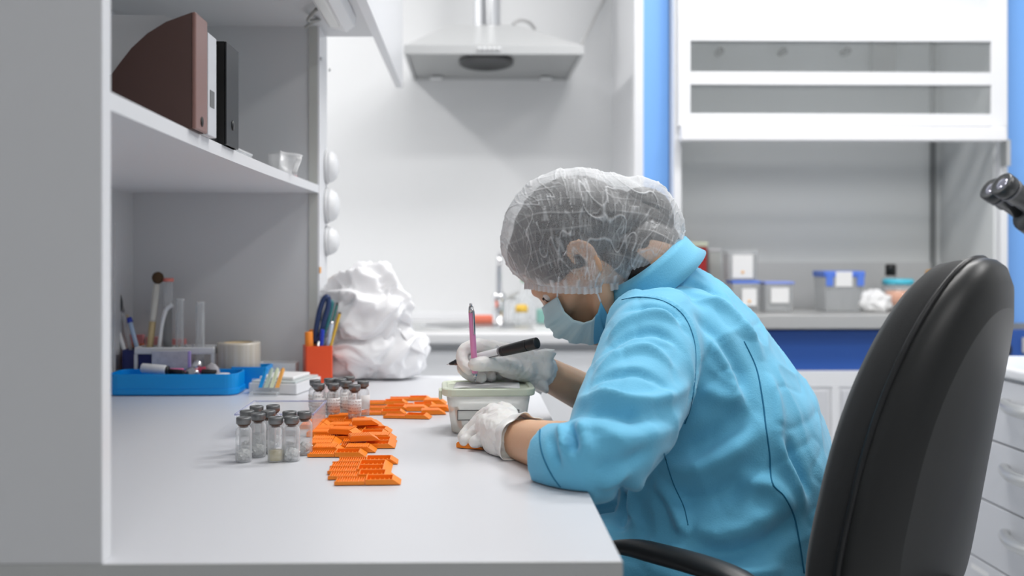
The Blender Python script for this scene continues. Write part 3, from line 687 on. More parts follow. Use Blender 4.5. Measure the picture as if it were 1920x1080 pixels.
MB().tube([q0.lerp(q1, .62), q0.lerp(q1, .85), q1], [.0072, .0072, .006], 14).build('ferrule', mat('white ferrule', (.72, .70, .64), .3), e, world=True)
MB().ball(T(296, 521), (.0118, .0118, .0125)).build('bristles', br_m, e, world=True)
q0, q1 = Vector((T(315, 650).x, 2.035, zf)), T(316, 528, 2.035)
e = empty('sample_tube', 'tall tube with a coral red cap and dark filling in the tube rack', 'test tube', q1)
MB().cyl(q0, q1, .0092, n=20).build('tube_glass', glass_c, e, world=True)
MB().cyl(q0+Vector((0, 0, .002)), q0.lerp(q1, .74), .0089, n=20).build('dark_filling', mat('dark filling', (.14, .14, .14), .6), e, world=True)
MB().cyl(q1, q1+Vector((0, 0, .007)), .0105, n=20).build('tube_cap', mat('coral cap', (.85, .25, .2), .5), e, world=True)
e = empty('dropper', 'bent white plastic dropper leaning right of the brush in the rack', 'dropper', T(305, 590))
MB().tube([Vector((T(297, 650).x, 2.024, zf)), T(302, 620, 2.022), T(309, 588, 2.022), T(314, 578, 2.022), T(323, 571, 2.022)], [.0035, .004, .0045, .0045, .005], 12).build('dropper_body', white, e, world=True)
for (px, py, r, lab, parts) in ((338, 560, .0078, 'clear glass tube with a pale pointed filling, right of the red capped tube', 1), (376, 566, .0085, 'clear glass cylinder at the right of the tube rack', 0)):
    q0, q1 = Vector((T(px+1, 650).x, 2.035, zf)), T(px, py, 2.035)
    e = empty('test_tube', lab, 'test tube', q1)
    MB().lathe([(r*.7, 0), (r, .006), (r, (q1-q0).length)], 22, M=Matrix.Translation(q0), cap=False).build('tube_glass', glass_c, e, world=True, thick=.0008)
    MB().lathe([(r, 0), (r*1.1, .002), (r, .004)], 22, M=Matrix.Translation(q1-Vector((0, 0, .004))), cap=False).build('tube_rim', clear_m, e, world=True)
    if parts: MB().lathe([(.006, 0), (.006, .05), (.003, .07), (.001, .08)], 16, M=Matrix.Translation(q0+Vector((0, 0, .001)))).build('filling', mat('pale brown filling', (.5, .4, .3), .6), e, world=True)
q = T(358, 650, 2.045)
e = empty('wire_loops', 'thin metal wire loops standing in the tube rack', 'wire', (q.x, 2.045, zf))
for s in (-1, 1):
    MB().tube([(s*.003, 0, 0), (s*.009, 0, .05), (s*.012, 0, .066), (s*.008, 0, .078), (s*.004, 0, .068), (s*.006, 0, .05), (s*.001, 0, 0)], .0011, 8).build('loop', chrome, e)
o = lbox('label_pack', 'white patterned paper pack with a violet edge leaning on the rack', 'pack', (PY(319, 680, 1.995).x, 1.996, zt0+.0), .072, .008, .075, mat('patterned paper', (.80, .79, .83), .5, ncol=(90, (.45, .45, .5))), .001)
o2 = MB().box(.0362, .040, -.0042, .0042, .002, .074).build('violet_edge', mat('violet', (.5, .38, .8), .5)); 
o2.parent = o
# tape roll
q = PY(445, 643, 2.03)
e = empty('tape_roll', 'wide roll of beige translucent tape behind the right end of the blue tray', 'tape', (q.x, 2.04, zt0))
th_ = PY(445, 645, 1.996).z-zt0
tapem = mat('beige tape', (.58, .53, .43), .25, coat=.5)
n = tapem.node_tree; wv = n.nodes.new('ShaderNodeTexNoise'); wv.inputs['Scale'].default_value = 1; tcx = n.nodes.new('ShaderNodeTexCoord'); mp = n.nodes.new('ShaderNodeMapping'); mp.inputs['Scale'].default_value = (120, 120, 3)
rp = n.nodes.new('ShaderNodeMix'); rp.data_type = 'RGBA'; rp.inputs[6].default_value = (.72, .70, .66, 1); rp.inputs[7].default_value = (.48, .40, .28, 1)
n.links.new(tcx.outputs['Object'], mp.inputs[0]); n.links.new(mp.outputs[0], wv.inputs['Vector']); n.links.new(wv.outputs['Fac'], rp.inputs[0]); n.links.new(rp.outputs[2], n.nodes['Principled BSDF'].inputs['Base Color'])
MB().lathe([(.030, .001), (.0435, .001), (.044, .004), (.044, th_-.004), (.0435, th_), (.030, th_)], 48, cap=False).build('tape', tapem, e)
MB().lathe([(.0299, 0), (.0275, 0), (.0275, th_-.001), (.0299, th_-.001)], 40, cap=False).build('core', mat('card core', (.6, .48, .3), .7), e)

# white box, flags, clear organiser
cbx = onz(556, 741); ang = math.atan2(.136, .031)
ux = Vector((math.cos(ang), math.sin(ang), 0)); uy = Vector((-ux.y, ux.x, 0))
Mb = Matrix.Translation(Vector((cbx.x, cbx.y, zt0))) @ Matrix(((ux.x, uy.x, 0, 0), (ux.y, uy.y, 0, 0), (0, 0, 1, 0), (0, 0, 0, 1)))
e = empty('slide_box', 'flat white box with a raised lid below the orange pen pot', 'box', (cbx.x, cbx.y, zt0))
MB().box(0, .125, 0, .098, 0, .020, M=Mb).build('box_base', lam_w, e, world=True, bevel=.0015)
MB().box(.004, .121, .004, .094, .0203, .024, M=Mb).build('lid_rim', mat('lid grey green', (.60, .65, .65), .5), e, world=True, bevel=.001)
MB().box(.02, .105, .015, .085, .0242, .031, M=Mb).build('paper_pile', paper, e, world=True, bevel=.002)
ft = [('blue', (.0, .30, .75)), ('sage green', (.50, .60, .50)), ('pale yellow', (.72, .78, .55)), ('orange', (.95, .45, .10))]
for k, (nm, c) in enumerate(ft):
    px = 484+k*10.5
    a, b = W(px, 727, 1.885), W(px+11, 692, 1.90)
    d = 7.5/F*1.9
    o = MB().add([(a.x, a.y, a.z), (a.x+d, a.y, a.z), (b.x+d, b.y, b.z-.001), (b.x+d/2, b.y, b.z+.003), (b.x, b.y, b.z-.001)]+[(a.x, a.y+.002, a.z), (a.x+d, a.y+.002, a.z), (b.x+d, b.y+.002, b.z-.001), (b.x+d/2, b.y+.002, b.z+.003), (b.x, b.y+.002, b.z-.001)], [(0,1,2,3,4), (9,8,7,6,5)]+[(i, i+5, (i+1) % 5+5, (i+1) % 5) for i in range(5)]).build('page_flag', mat(nm+' film', c, .5))
    tag(o, nm+' slanted page flag pad leaning on the clear holder', 'page flags', 'page flags')
e = empty('flag_holder', 'clear wedge holder under the page flags', 'holder', (W(500, 730, 1.9).x, 1.9, zt0))
MB().box(-.028, .024, -.022, .014, 0, .006).box(-.028, .024, .006, .010, .006, .03).build('holder_body', glass_c, e, bevel=.001)
e = open_box('clear_organiser', 'clear acrylic organiser box in front of the orange pen pot', 'box', -.425, -.300, 2.046, 2.062, zt0+.001, zt0+.044, clear_m, .0015)
for q in list(e.children): bpy.data.objects.remove(q)
bpy.data.objects.remove(e)
cl = -.4
e = empty('clear_organiser', 'clear acrylic organiser box left of the orange pen pot', 'box', (-.395, 2.07, zt0))
MB().box(-.04, .036, -.022, -.0205, 0, .044).box(-.04, .036, .020, .0215, 0, .044).box(-.04, -.0385, -.0205, .02, 0, .044).box(.0345, .036, -.0205, .02, 0, .044).box(-.0385, .0345, -.0205, .02, 0, .0015).build('box_walls', clear_m, e, bevel=.001)
o = MB().ball((0, 0, 0), (.006, .004, .006)).build('push_pin', mat('blue pin', (.05, .12, .7), .35)); o.location = (W(535, 688, 2.06).x, 2.07, zt0+.0435); o.parent = e; o.location = (.0, 0, .008)

# orange pen pot
orp = mat('orange red plastic', (.80, .085, .02), .35)
pc = Vector((W(596, 700, 2.065).x, 2.068, zt0)); Mr = Matrix.Translation(pc) @ Matrix.Rotation(R_(17), 4, 'Z')
e = empty('pen_pot', 'square orange red pen pot at the corner of the shelf unit', 'pen pot', pc, R_(17))
hh = PY(596, 649, 2.045).z-zt0
hollow(rrect(-.028, .028, -.022, .022, .004), rrect(-.026, .026, -.020, .020, .003), 0, .003, hh).build('pot_walls', orp, e)
def ip(x, y, z=.006): return Mr @ Vector((x, y, z))
def hi(px, py, d=2.07): return W(px, py, d)
orr = mat('orange plastic', (.95, .28, .03), .4)
o = rod('highlighter', 'fat orange highlighter at the left of the orange pen pot', 'highlighter', ip(-.017, -.006), hi(579, 622, 2.055), .0085, orr)
rod('highlighter', 'second orange marker just right of the fat highlighter', 'highlighter', ip(-.012, .010), hi(586, 618, 2.085), .0075, orr)
e = empty('scissors', 'scissors with navy and teal handles in the orange pen pot', 'scissors', hi(600, 600))
nv = mat('navy grip', (.02, .045, .14), .35); tl = mat('teal grip', (.03, .18, .20), .35)
MB().tube([hi(590, 640), hi(594, 610), hi(600, 580), hi(608, 560), hi(615, 558), hi(615, 575), hi(608, 600), hi(600, 630)], [.0055]*8, 10, closed=True).build('handle', nv, e, world=True)
MB().tube([hi(603, 630, 2.08), hi(606, 605, 2.08), hi(613, 580, 2.08), hi(619, 566, 2.08), hi(622, 570, 2.08), hi(618, 590, 2.08), hi(611, 615, 2.08)], .005, 10, closed=True).build('handle', tl, e, world=True)
MB().tube([ip(-.004, 0, .01), hi(597, 640)], [.002, .005], 8, spline=False).build('blade', steel, e, world=True)
rod('paintbrush', 'thin teal paintbrush leaning right in the orange pen pot', 'brush', ip(.0, .008), hi(632, 572, 2.09), .0022, mat('teal wood', (.04, .20, .18), .4), [('bristle_tip', 1.0, 1.04, .002, .0005, black_m)])
rod('pencil', 'yellow pencil leaning right in the orange pen pot', 'pencil', ip(.006, -.008), hi(637, 588, 2.05), .0034, mat('pencil yellow', (.72, .45, .06), .45), [('pencil_end', 1.0, 1.02, .0034, .003, mat('pencil end', (.15, .12, .1), .6))], n=6)
rod('ballpoint_pen', 'blue capped pen in the middle of the orange pen pot', 'pen', ip(.0, -.006), hi(605, 618, 2.05), .0042, mat('royal blue', (.02, .05, .5), .3))
rod('ballpoint_pen', 'white pen with pale blue grip right of the blue pen', 'pen', ip(.008, .0), hi(622, 608, 2.065), .0042, mat('pale pen', (.6, .7, .85), .3), [('clip_end', .97, 1.05, .0035, .003, chrome)])
rod('ballpoint_pen', 'slim grey pen behind the blue pen in the orange pot', 'pen', ip(.004, .012), hi(612, 606, 2.09), .0036, mat('slate pen', (.25, .3, .35), .3))

# crumpled white bags
bagm = mat('white bag film', (.93, .93, .95), .5, bump=(40, .12, .003))
n = bagm.node_tree; b_ = n.nodes['Principled BSDF']; b_.inputs['Subsurface Weight'].default_value = .35; b_.inputs['Subsurface Radius'].default_value = (.02, .02, .02); b_.inputs['Subsurface Scale'].default_value = 1
def bag(name, label, c, r, seed, mat_, squash=None, flaps=()):
    bm = bmesh.new(); bmesh.ops.create_icosphere(bm, subdivisions=6, radius=1)
    for v in bm.verts:
        d = v.co.copy(); q = d*1.15+Vector((seed, seed*.3, 0))
        q += .6*noise.noise_vector(d*1.2+Vector((seed, 0, 3)))
        r1 = abs(noise.noise(q)); r2 = abs(noise.noise(q*2.2+Vector((3, 1, 2)))); r3 = noise.noise(q*5)
        lay = math.sin(d.z*7.5+2.5*noise.noise(d*.9+Vector((0, seed, 0))))
        k = 1.12-.55*r1-.27*r2+.022*r3+.035*lay
        v.co = Vector((d.x*r[0]*k, d.y*r[1]*k, d.z*r[2]*k))
    for v in bm.verts:
        if v.co.z < -r[2]*.62: v.co.z = -r[2]*.62+.15*(v.co.z+r[2]*.62)
    zm = min(v.co.z for v in bm.verts)
    for v in bm.verts: v.co.z -= zm
    me = bpy.data.meshes.new(name); bm.to_mesh(me); bm.free(); me.polygons.foreach_set('use_smooth', [True]*len(me.polygons))
    e = empty(name, label, 'bag', c)
    o = bpy.data.objects.new('bag_film', me); COL.objects.link(o); me.materials.append(mat_); o.parent = e
    for k, fl in enumerate(flaps): 
        ob = sheet(*fl, 'flap', mat_, None, .012, seed+k, 16, .0008, 22); ob.data.transform(Matrix.Translation(-Vector(c))); ob.parent = e
    return e
by = 2.15
bag('plastic_bag', 'lower folded white plastic bags under the crumpled ones at the desk end', (W(700, 660, by).x, by, zt0), (.118, .060, .080), 2.3, bagm)
bag('plastic_bag', 'upper crumpled white plastic bag, topmost of the pile beside the orange pen pot', (W(694, 600, by).x-.004, by-.005, zt0+.082), (.100, .060, .098), 7.9, bagm,
    flaps=[(W(735, 600, 2.12), W(750, 575, 2.13), W(800, 668, 2.11), W(770, 650, 2.10)), (W(655, 555, 2.13), W(690, 522, 2.14), W(722, 545, 2.13), W(700, 580, 2.11))])

# ------------------------------------------------------------------ vials
capm = mat('dark grey crimp cap', (.20, .205, .205), .35, .6); stop = mat('brown rubber stopper', (.10, .05, .03), .6)
liqm = clear('clear liquid', (.80, .83, .84), .18, .1, .5); tism = mat('wet tissue', (.74, .75, .74), .7)
yelm = clear('yellowish liquid', (.66, .58, .30), .5, .1, .9); labm = mat('vial label', (.80, .78, .77), .6); inkm = mat('brown ink', (.35, .14, .10), .6)
GV = 'glass vials on the desk'
def make_vial(kind):
    e = empty('vial', 'x', 'vial')
    MB().lathe([(.0095, 0), (.0105, .0015), (.0105, .038), (.0098, .042), (.0068, .046), (.0066, .050)], 28).build('glass_body', glass_v, e)
    MB().cyl((0, 0, .0440), (0, 0, .0505), .0056, n=18).build('stopper', stop, e)
    MB().cyl((0, 0, .0470), (0, 0, .0510), .0080, n=20).build('stopper_flange', stop, e)
    MB().lathe([(.0088, .0485), (.0095, .0490), (.0096, .0562), (.0090, .0570), (.0050, .0572), (.0046, .0566), (.001, .0566)], 28).build('crimp_cap', capm, e)
    if kind in ('liquid', 'half', 'yellow'):
        h = {'liquid': .030, 'half': .020, 'yellow': .014}[kind]
        MB().lathe([(.0090, .0012), (.0098, .002), (.0098, h)], 24).build('liquid', yelm if kind == 'yellow' else liqm, e)
    if kind in ('half', 'liquid', 'label'):
        bm = bmesh.new(); bmesh.ops.create_icosphere(bm, subdivisions=3, radius=1)
        for v in bm.verts:
            k = 1+.55*noise.noise(v.co*2.2)+.25*noise.noise(v.co*5); v.co = Vector((v.co.x*.0088*k, v.co.y*.0088*k, .009+v.co.z*.0068*k))
        me = bpy.data.meshes.new('tissue_sample'); bm.to_mesh(me); bm.free(); o = bpy.data.objects.new('tissue_sample', me); COL.objects.link(o); me.materials.append(tism); o.parent = e
    if kind in ('label', 'plain_label'):
        rings = []
        for z in (.0115, .0345): rings.append([(.0109*math.cos(a), .0109*math.sin(a), z) for a in [R_(-175+k*10) for k in range(24)]])
        l = MB().loft(rings, cap=False, close=False).build('paper_label', labm, e, thick=.0002)
        if kind == 'label':
            m = MB(); rnd = random.Random(4)
            for j in range(4):
                z = .031-j*.0052; a = -165
                while a < -25:
                    L = rnd.choice((14, 20, 26)); P = []
                    k = a
                    while k < a+L: P.append((.0112*math.cos(R_(k)), .0112*math.sin(R_(k)), z+rnd.uniform(-.0009, .0009))); k += 3.0
                    m.tube(P, .00024, 4, res=1, spline=False); a += L+rnd.choice((5, 8))
            m.build('handwriting', inkm, l)
    return e
VS = [  # px, depth, kind, label
 (457, 1.290, 'half', 'leftmost front glass vial of the left cluster, half filled'),
 (484, 1.322, 'liquid', 'glass vial with white tissue, second from the left in the left cluster'),
 (517, 1.292, 'yellow', 'glass vial with yellowish liquid in front of the left cluster'),
 (547, 1.296, 'half', 'glass vial with tissue touching the yellowish vial at its right'),
 (571, 1.336, 'half', 'rightmost glass vial of the left cluster, against the orange cassettes'),
 (463, 1.345, 'liquid', 'glass vial behind the leftmost front one in the left cluster'),
 (481, 1.385, 'liquid', 'rear glass vial in the left cluster, left of the two backmost'),
 (503, 1.345, 'liquid', 'glass vial in the middle row of the left cluster, behind the yellowish one'),
 (512, 1.392, 'liquid', 'rear glass vial in the left cluster, right of the two backmost'),
 (543, 1.338, 'liquid', 'glass vial hidden behind the second front vial from the right, left cluster'),
 (598, 1.622, 'label', 'front left labelled glass vial of the far cluster'),
 (625, 1.624, 'label', 'front middle labelled glass vial of the far cluster'),
 (665, 1.608, 'label', 'front right labelled glass vial of the far cluster'),
 (591, 1.670, 'label', 'leftmost glass vial of the far cluster, behind the front left one'),
 (649, 1.652, 'label', 'labelled glass vial between the two right front vials of the far cluster'),
 (681, 1.656, 'plain_label', 'rightmost glass vial of the far cluster'),
 (618, 1.690, 'label', 'glass vial in the back row of the far cluster, left of two'),
 (639, 1.686, 'label', 'glass vial in the back row of the far cluster, centre'),
 (655, 1.715, 'label', 'backmost glass vial of the far cluster'),
]
protos = {}
for px, d, k, lab in VS:
    if k not in protos: v = protos[k] = make_vial(k)
    else: v = copy_tree(protos[k])
    p_ = W(px, 800, d); v['label'] = lab; v['group'] = GV
    v.matrix_basis = Matrix.Translation((p_.x, p_.y, zt0)) @ Matrix.Rotation(random.Random(px).uniform(-.35, .35), 4, 'Z')

# ------------------------------------------------------------------ cassettes
cas = mat('orange cassette plastic', (.98, .26, .008), .42, sss=0)
def make_cassette(open_=True):
    e = empty('tissue_cassette', 'x', 'cassette')
    L, Wd, h = .040, .0275, .0060
    m = MB()          # base : frame with slanted writing face on the right
    n_ = 1.0
    t = .0012
    x0, x1 = 0, L
    m.box(x0, x1-.008, -Wd/2, Wd/2, 0, .0008)
    m.box(x0, x1-.008, -Wd/2, -Wd/2+t, .0008, h).box(x0, x1-.008, Wd/2-t, Wd/2, .0008, h)
    m.box(x0, x0+t, -Wd/2+t, Wd/2-t, .0008, h).box(x1-.0092, x1-.008, -Wd/2+t, Wd/2-t, .0008, h)
    vs = [(x1-.008, -Wd/2, 0), (x1+.001, -Wd/2, 0), (x1-.008, -Wd/2, h), (x1-.008, Wd/2, 0), (x1+.001, Wd/2, 0), (x1-.008, Wd/2, h)]
    m.add(vs, [(0,1,2), (5,4,3), (1,4,5,2), (0,3,4,1), (0,2,5,3)])
    m.build('base', cas, e)
    rib = MB()
    for i in range(5): rib.box(x0+.004+i*.0055, x0+.0052+i*.0055, -Wd/2+t, Wd/2-t, .0008, .0022)
    rib.build('floor_slots', cas, e)
    l = MB()
    if open_:
        a, b, zb_, zt_ = -.036, -.0006, .0, .0014
    else:
        a, b, zb_, zt_ = .001, L-.0095, h+.0001, h+.0012
    l.box(a, b, -Wd/2+.0005, Wd/2-.0005, zb_, zt_)
    if open_:
        l.box(a, b, -Wd/2+.0005, -Wd/2+.0017, zt_, zt_+.0028).box(a, b, Wd/2-.0017, Wd/2-.0005, zt_, zt_+.0028)
    nr = 12
    for i in range(nr):
        x = a+.002+(b-a-.004)*i/(nr-1); l.box(x-.0005, x+.0006, -Wd/2+.0018, Wd/2-.0018, zt_, zt_+(.0022 if open_ else .0007))
    l.build('lid', cas, e)
    return e
GC = 'orange tissue cassettes on the desk'
copen, cclosed = make_cassette(True), make_cassette(False)
usedp = {True: False, False: False}
def put(x, y, z, rz, op, label, tilt=0, roll=0):
    src = copen if op else cclosed
    c = src if not usedp[op] else copy_tree(src); usedp[op] = True
    c['label'] = label; c['group'] = GC
    c.matrix_basis = Matrix.Translation((x, y, z)) @ Matrix.Rotation(rz, 4, 'Z') @ Matrix.Rotation(tilt, 4, 'Y') @ Matrix.Rotation(roll, 4, 'X')
ordn = ['nearest', 'second nearest', 'third nearest', 'fourth nearest', 'fifth nearest', 'sixth nearest', 'seventh nearest', 'eighth nearest', 'ninth nearest', 'tenth nearest', 'eleventh nearest']
for k, (px, py, r) in enumerate([(685, 909, 2), (671, 900.5, 1), (668, 892, 1.5), (671, 884, .5), (683, 875.5, 2)]):
    p_ = onz(px, py); put(p_.x, 1.172+.0285*k, zt0+.0002, R_(r), True, 'open orange cassette, %s of the front row of five' % ordn[k])
rows = [(583, 688), (600, 706), (585, 742), (588, 744), (590, 743), (592, 730), (596, 735), (604, 722), (608, 715), (612, 695), (616, 665)]
rnd = random.Random(11)
yy = 1.332
for k, (a, b) in enumerate(rows):
    xa, xb = W(a, 800, yy).x, W(b, 800, yy).x; x = xb-.041; j = 0; first = True
    side = ['right', 'middle', 'left']
    while x > xa-.036 and j < 3:
        op = (k+j) % 3 != 1 and x-.036 > xa-.022
        put(x, yy+rnd.uniform(-.0004, .0004), zt0+.0002, R_(rnd.uniform(-1.2, 1.2)), op, '%s orange cassette in the %s row of the middle pile' % (('open ' if op else 'closed ')+side[j], ordn[k]))
        x -= (.040+.0372 if op else .0425)+.0015; j += 1
    yy += .0292
# a few lying on top of the pile
for (px, d, r, op, lab) in ((655, 1.39, 14, False, 'closed orange cassette lying askew on top of the middle pile, nearest of three'), (622, 1.45, -12, False, 'closed orange cassette on top of the middle pile beside the clear box'), (660, 1.52, 8, False, 'closed orange cassette on top of the middle pile, farthest of three')):
    p_ = W(px, 800, d); put(p_.x, p_.y, zt0+.0086, R_(r), op, lab)
FB = [(770, 784, -14, 1), (700, 771, 4, 1), (742, 773, 10, 0), (795, 774, -22, 0), (731, 760, -6, 1), (775, 763, 5, 1), (715, 750, 2, 1), (800, 757, 20, 0), (757, 748, -3, 1), (762, 740.5, 3, 0), (812, 766, 15, 0)]
names = ['nearest orange cassette of the group left of the food container', 'leftmost orange cassette of the group left of the food container', 'closed orange cassette behind the nearest one of the far group', 'tilted orange cassette touching the nearest one of the far group', 'open orange cassette in the middle of the far group, left side', 'open orange cassette in the middle of the far group, right side', 'open orange cassette at the far left of the far group', 'closed orange cassette close to the food container, rear', 'open orange cassette in the back row of the far group', 'farthest closed orange cassette of the far group', 'closed orange cassette against the left wall of the food container']
FB = [(762, 1.635, -8, 1), (716, 1.672, 3, 1), (790, 1.672, 6, 0), (762, 1.71, 3, 0), (806, 1.712, -6, 0), (724, 1.722, -4, 1), (776, 1.752, 4, 1), (722, 1.785, 3, 1), (795, 1.790, -3, 0), (768, 1.83, 2, 1)]
for (px, d, r, op), lab in zip(FB, names):
    p_ = W(px, 800, d); put(p_.x, p_.y, zt0+.0002, R_(r), bool(op), lab)
p_ = onz(893, 838); put(p_.x-.022, p_.y+.004, zt0+.0002, R_(-25), False, 'reddish orange cassette half hidden under the gloved hand at the container')

# clear box behind the near vials
e = empty('clear_box', 'clear plastic box with a thin violet rim behind the left vials', 'box', (-.30, 1.54, zt0))
A, B, C, D = onz(443, 771, zt0+.034), onz(548, 761, zt0+.034), onz(619, 780, zt0+.034), onz(590, 787, zt0+.034)
A = Vector((-.338, 1.49, 0)); 
bx0, bx1, by0, by1 = -.330, -.222, 1.455, 1.60
bx0, bx1, by0, by1 = -.345, -.232, 1.470, 1.60
MB().box(bx0, bx1, by0, by0+.0012, zt0, zt0+.033).box(bx0, bx1, by1-.0012, by1, zt0, zt0+.033).box(bx0, bx0+.0012, by0, by1, zt0, zt0+.033).box(bx1-.0012, bx1, by0, by1, zt0, zt0+.033).box(bx0, bx1, by0, by1, zt0, zt0+.0012).build('box_walls', glass_c, e, world=True)
vi = clear('violet rim', (.55, .58, .85), .45, .1, .8)
MB().box(bx0-.002, bx1+.002, by0-.002, by0, zt0+.031, zt0+.0335).box(bx0-.002, bx1+.002, by1, by1+.002, zt0+.031, zt0+.0335).box(bx0-.002, bx0, by0, by1, zt0+.031, zt0+.0335).box(bx1, bx1+.002, by0, by1, zt0+.031, zt0+.0335).build('rim', vi, e, world=True)

# food container with greenish lid
cont = clear('milky container', (.92, .94, .86), .50, .2, .85)
lidm = mat('pale green lid', (.76, .82, .66), .35)
cx_ = W(914, 780, 1.52); 
CR = R_(2)
e = empty('food_container', 'translucent plastic container with pale green lid held by the gloved hand', 'container', (cx_.x, 1.522, zt0), CR)
def rr3(sx, sy, r, z): return [(x, y, z) for x, y in rrect(-sx, sx, -sy, sy, r)]
hB = .0635
MB().loft([rr3(.050, .034, .016, 0), rr3(.055, .039, .018, .003), rr3(.064, .047, .018, hB)], smooth=True).build('container_body', cont, e)
MB().loft([rr3(.0685, .0515, .02, hB-.006), rr3(.0695, .0525, .02, hB-.004), rr3(.0695, .0525, .02, hB+.004), rr3(.068, .051, .02, hB+.0055), rr3(.062, .045, .016, hB+.0055), rr3(.0605, .0435, .016, hB+.0025)], smooth=False).build('lid', lidm, e, bevel=.0008)
for sx in (-1,):
    MB().box(-.0745, -.0692, -.03, .0, hB-.013, hB+.001).build('clip', lidm, e, bevel=.0015)
MB().box(-.046, .044, -.0402, -.0397, .0275, .0425, M=Matrix.Rotation(R_(7.5), 4, 'X')).build('front_label', mat('container label', (.80, .82, .78), .5), e)
fr = MB(); ML = Matrix.Rotation(R_(7.5), 4, 'X')
for (x0, x1, z0, z1) in ((-.0465, .0445, .0418, .0428), (-.0465, .0445, .0270, .0280), (-.0470, -.0460, .0273, .0427), (.0440, .0450, .0273, .0427)): fr.box(x0, x1, -.0412, -.0401, z0, z1, M=ML)
fr.build('label_frame', mat('label frame', (.12, .12, .12), .5), e)
for k, (x, y, z, r) in enumerate(((-.045, -.02, .022, 80), (.035, -.015, .006, 20), (.040, .01, .02, 50))):
    o = MB().box(-.014, .014, -.012, .012, -.0025, .0025).build('cassette_inside', cas, e); o.location = (x, y, z); o.rotation_euler = (.3, R_(r), .4)
    o['label'] = 'orange cassette seen through the container wall'
sh = sheet(Vector((cx_.x-.052, 1.488, zt0+hB+.0048)), Vector((cx_.x+.048, 1.486, zt0+hB+.0048)), Vector((cx_.x+.050, 1.553, zt0+hB+.0048)), Vector((cx_.x-.048, 1.555, zt0+hB+.0048)), 'paper_sheet', paper, None, .0012, 4, 14, .0004, 60)
tag(sh, 'small white paper lying in the recess of the container lid', 'paper')

# ================================================================== CHAIR
PHC = R_(52); gC = Vector((-math.cos(PHC), math.sin(PHC), 0)); lC = Vector((-math.sin(PHC), -math.cos(PHC), 0))
SEAT = Vector((.407, 1.378, 0))
e = empty('office_chair', 'black office chair with a plastic backed fabric backrest, under the seated person', 'chair', (SEAT.x, SEAT.y, 0), 0)
BC = Vector((.549, 1.220, 0)); PB = R_(46); gB = Vector((-math.cos(PB), math.sin(PB), 0)); lB = Vector((-math.sin(PB), -math.cos(PB), 0))
fab = mat('black chair fabric', (.022, .023, .024), .92, bump=(900, .5, .0006), sheen=.15)
shell = mat('black shell plastic', (.014, .015, .015), .40, bump=(500, .10, .0004))
def back_pt(u, z, off):          # u lateral -1..1, off distance out of the back (towards the camera side)
    t = (z-.60)/.42
    rec = .000+.084*t
    curve = .030*(u*u)                                  # wraps forward at the sides
    return BC+lB*(.170*(1-.30*(z-.56)/.45)*u)-gB*(rec+off-curve)+Vector((0, 0, z))
def outline(s, k=1.0):           # s 0..1 around the backrest, returns (u, z)
    a = 2*math.pi*s
    c_, s_ = math.cos(a), math.sin(a)
    ex = 2/3.0
    u = math.copysign(abs(c_)**(2/(2.6 if s_ > 0 else 4.0)), c_); v = math.copysign(abs(s_)**(2/(2.3 if s_ > 0 else 4.0)), s_)
    z = .76+v*(.252 if v > 0 else .20)
    if v > 0: u *= 1-.08*v**2
    else: u *= 1-.02*(-v)
    return u*k, .76+(z-.76)*k
def slab(name, layers, m, n=72):
    rings = []
    for (k, off) in layers:
        rings.append([back_pt(*outline(i/n, k), off) for i in range(n)])
    mb = MB(); mb.loft(rings, cap=False)
    for (ring, flip, (k, off)) in ((rings[0], True, layers[0]), (rings[-1], False, layers[-1])):      # close with concentric rings
        pr = [ring]
        for q in (.8, .6, .4, .2, .08, .001):
            pr.append([back_pt(*outline(i/n, k*q), off) for i in range(n)])
        if flip: pr = pr[::-1]
        mb.loft(pr, cap=False)
    return mb.build(name, m, e, world=True)
slab('backrest_cushion', [(.80, -.062), (.93, -.058), (.985, -.045), (1.0, -.028), (.985, -.008)], fab)
slab('backrest_shell', [(.97, -.008), (1.0, -.010), (1.012, -.004), (1.005, .006), (.975, .018), (.90, .028), (.78, .034)], shell)
pp = []
for i in range(90): u, z = outline(i/90, 1.008); pp.append(back_pt(u, z, -.008))
MB().tube(pp, .0042, 8, closed=True, res=1).build('backrest_piping', black, e, world=True)
# lower mounting block, seat, arms, base
MB().tube([back_pt(0, .62, .048), back_pt(0, .55, .045), BC-gC*.03+Vector((0, 0, .45)), SEAT-gC*.10+Vector((0, 0, .41))], [.035, .032, .028, .028], 16, flat=.5).build('back_bracket', shell, e, world=True)
sm = MB(); rg = []
for (k, z) in ((.86, .415), (.98, .425), (1.0, .45), (.97, .472), (.85, .482)):
    rg.append([SEAT+gC*.02+lC*(math.copysign(abs(math.cos(a))**.7, math.cos(a))*.245*k)+gC*(math.copysign(abs(math.sin(a))**.7, math.sin(a))*.235*k)+Vector((0, 0, z)) for a in [2*math.pi*i/56 for i in range(56)]])
sm.loft(rg).build('seat', fab, e, world=True)
armm = mat('armrest plastic', (.016, .017, .018), .42)
for s in (1, -1):
    a0 = Vector((.187, 1.303, 0)) if s > 0 else Vector((.187, 1.303, 0))-lC*.47
    zt = .6475
    P = [a0+gC*.0+Vector((0, 0, zt-.012)), a0-gC*.06+Vector((0, 0, zt-.004)), a0-gC*(.14+.06*(s > 0))+Vector((0, 0, zt-.006)), a0-gC*(.17+.09*(s > 0))+Vector((0, 0, zt-.05)), a0-gC*(.17+.085*(s > 0))-lC*.02*s+Vector((0, 0, .52)), a0-gC*(.14+.06*(s > 0))-lC*.05*s+Vector((0, 0, .43)), SEAT+lC*.12*s+Vector((0, 0, .405))]
    MB().tube(P, [.012, .019, .020, .018, .015, .014, .012], 16, flat=.65, res=7).build('armrest', armm, e, world=True)
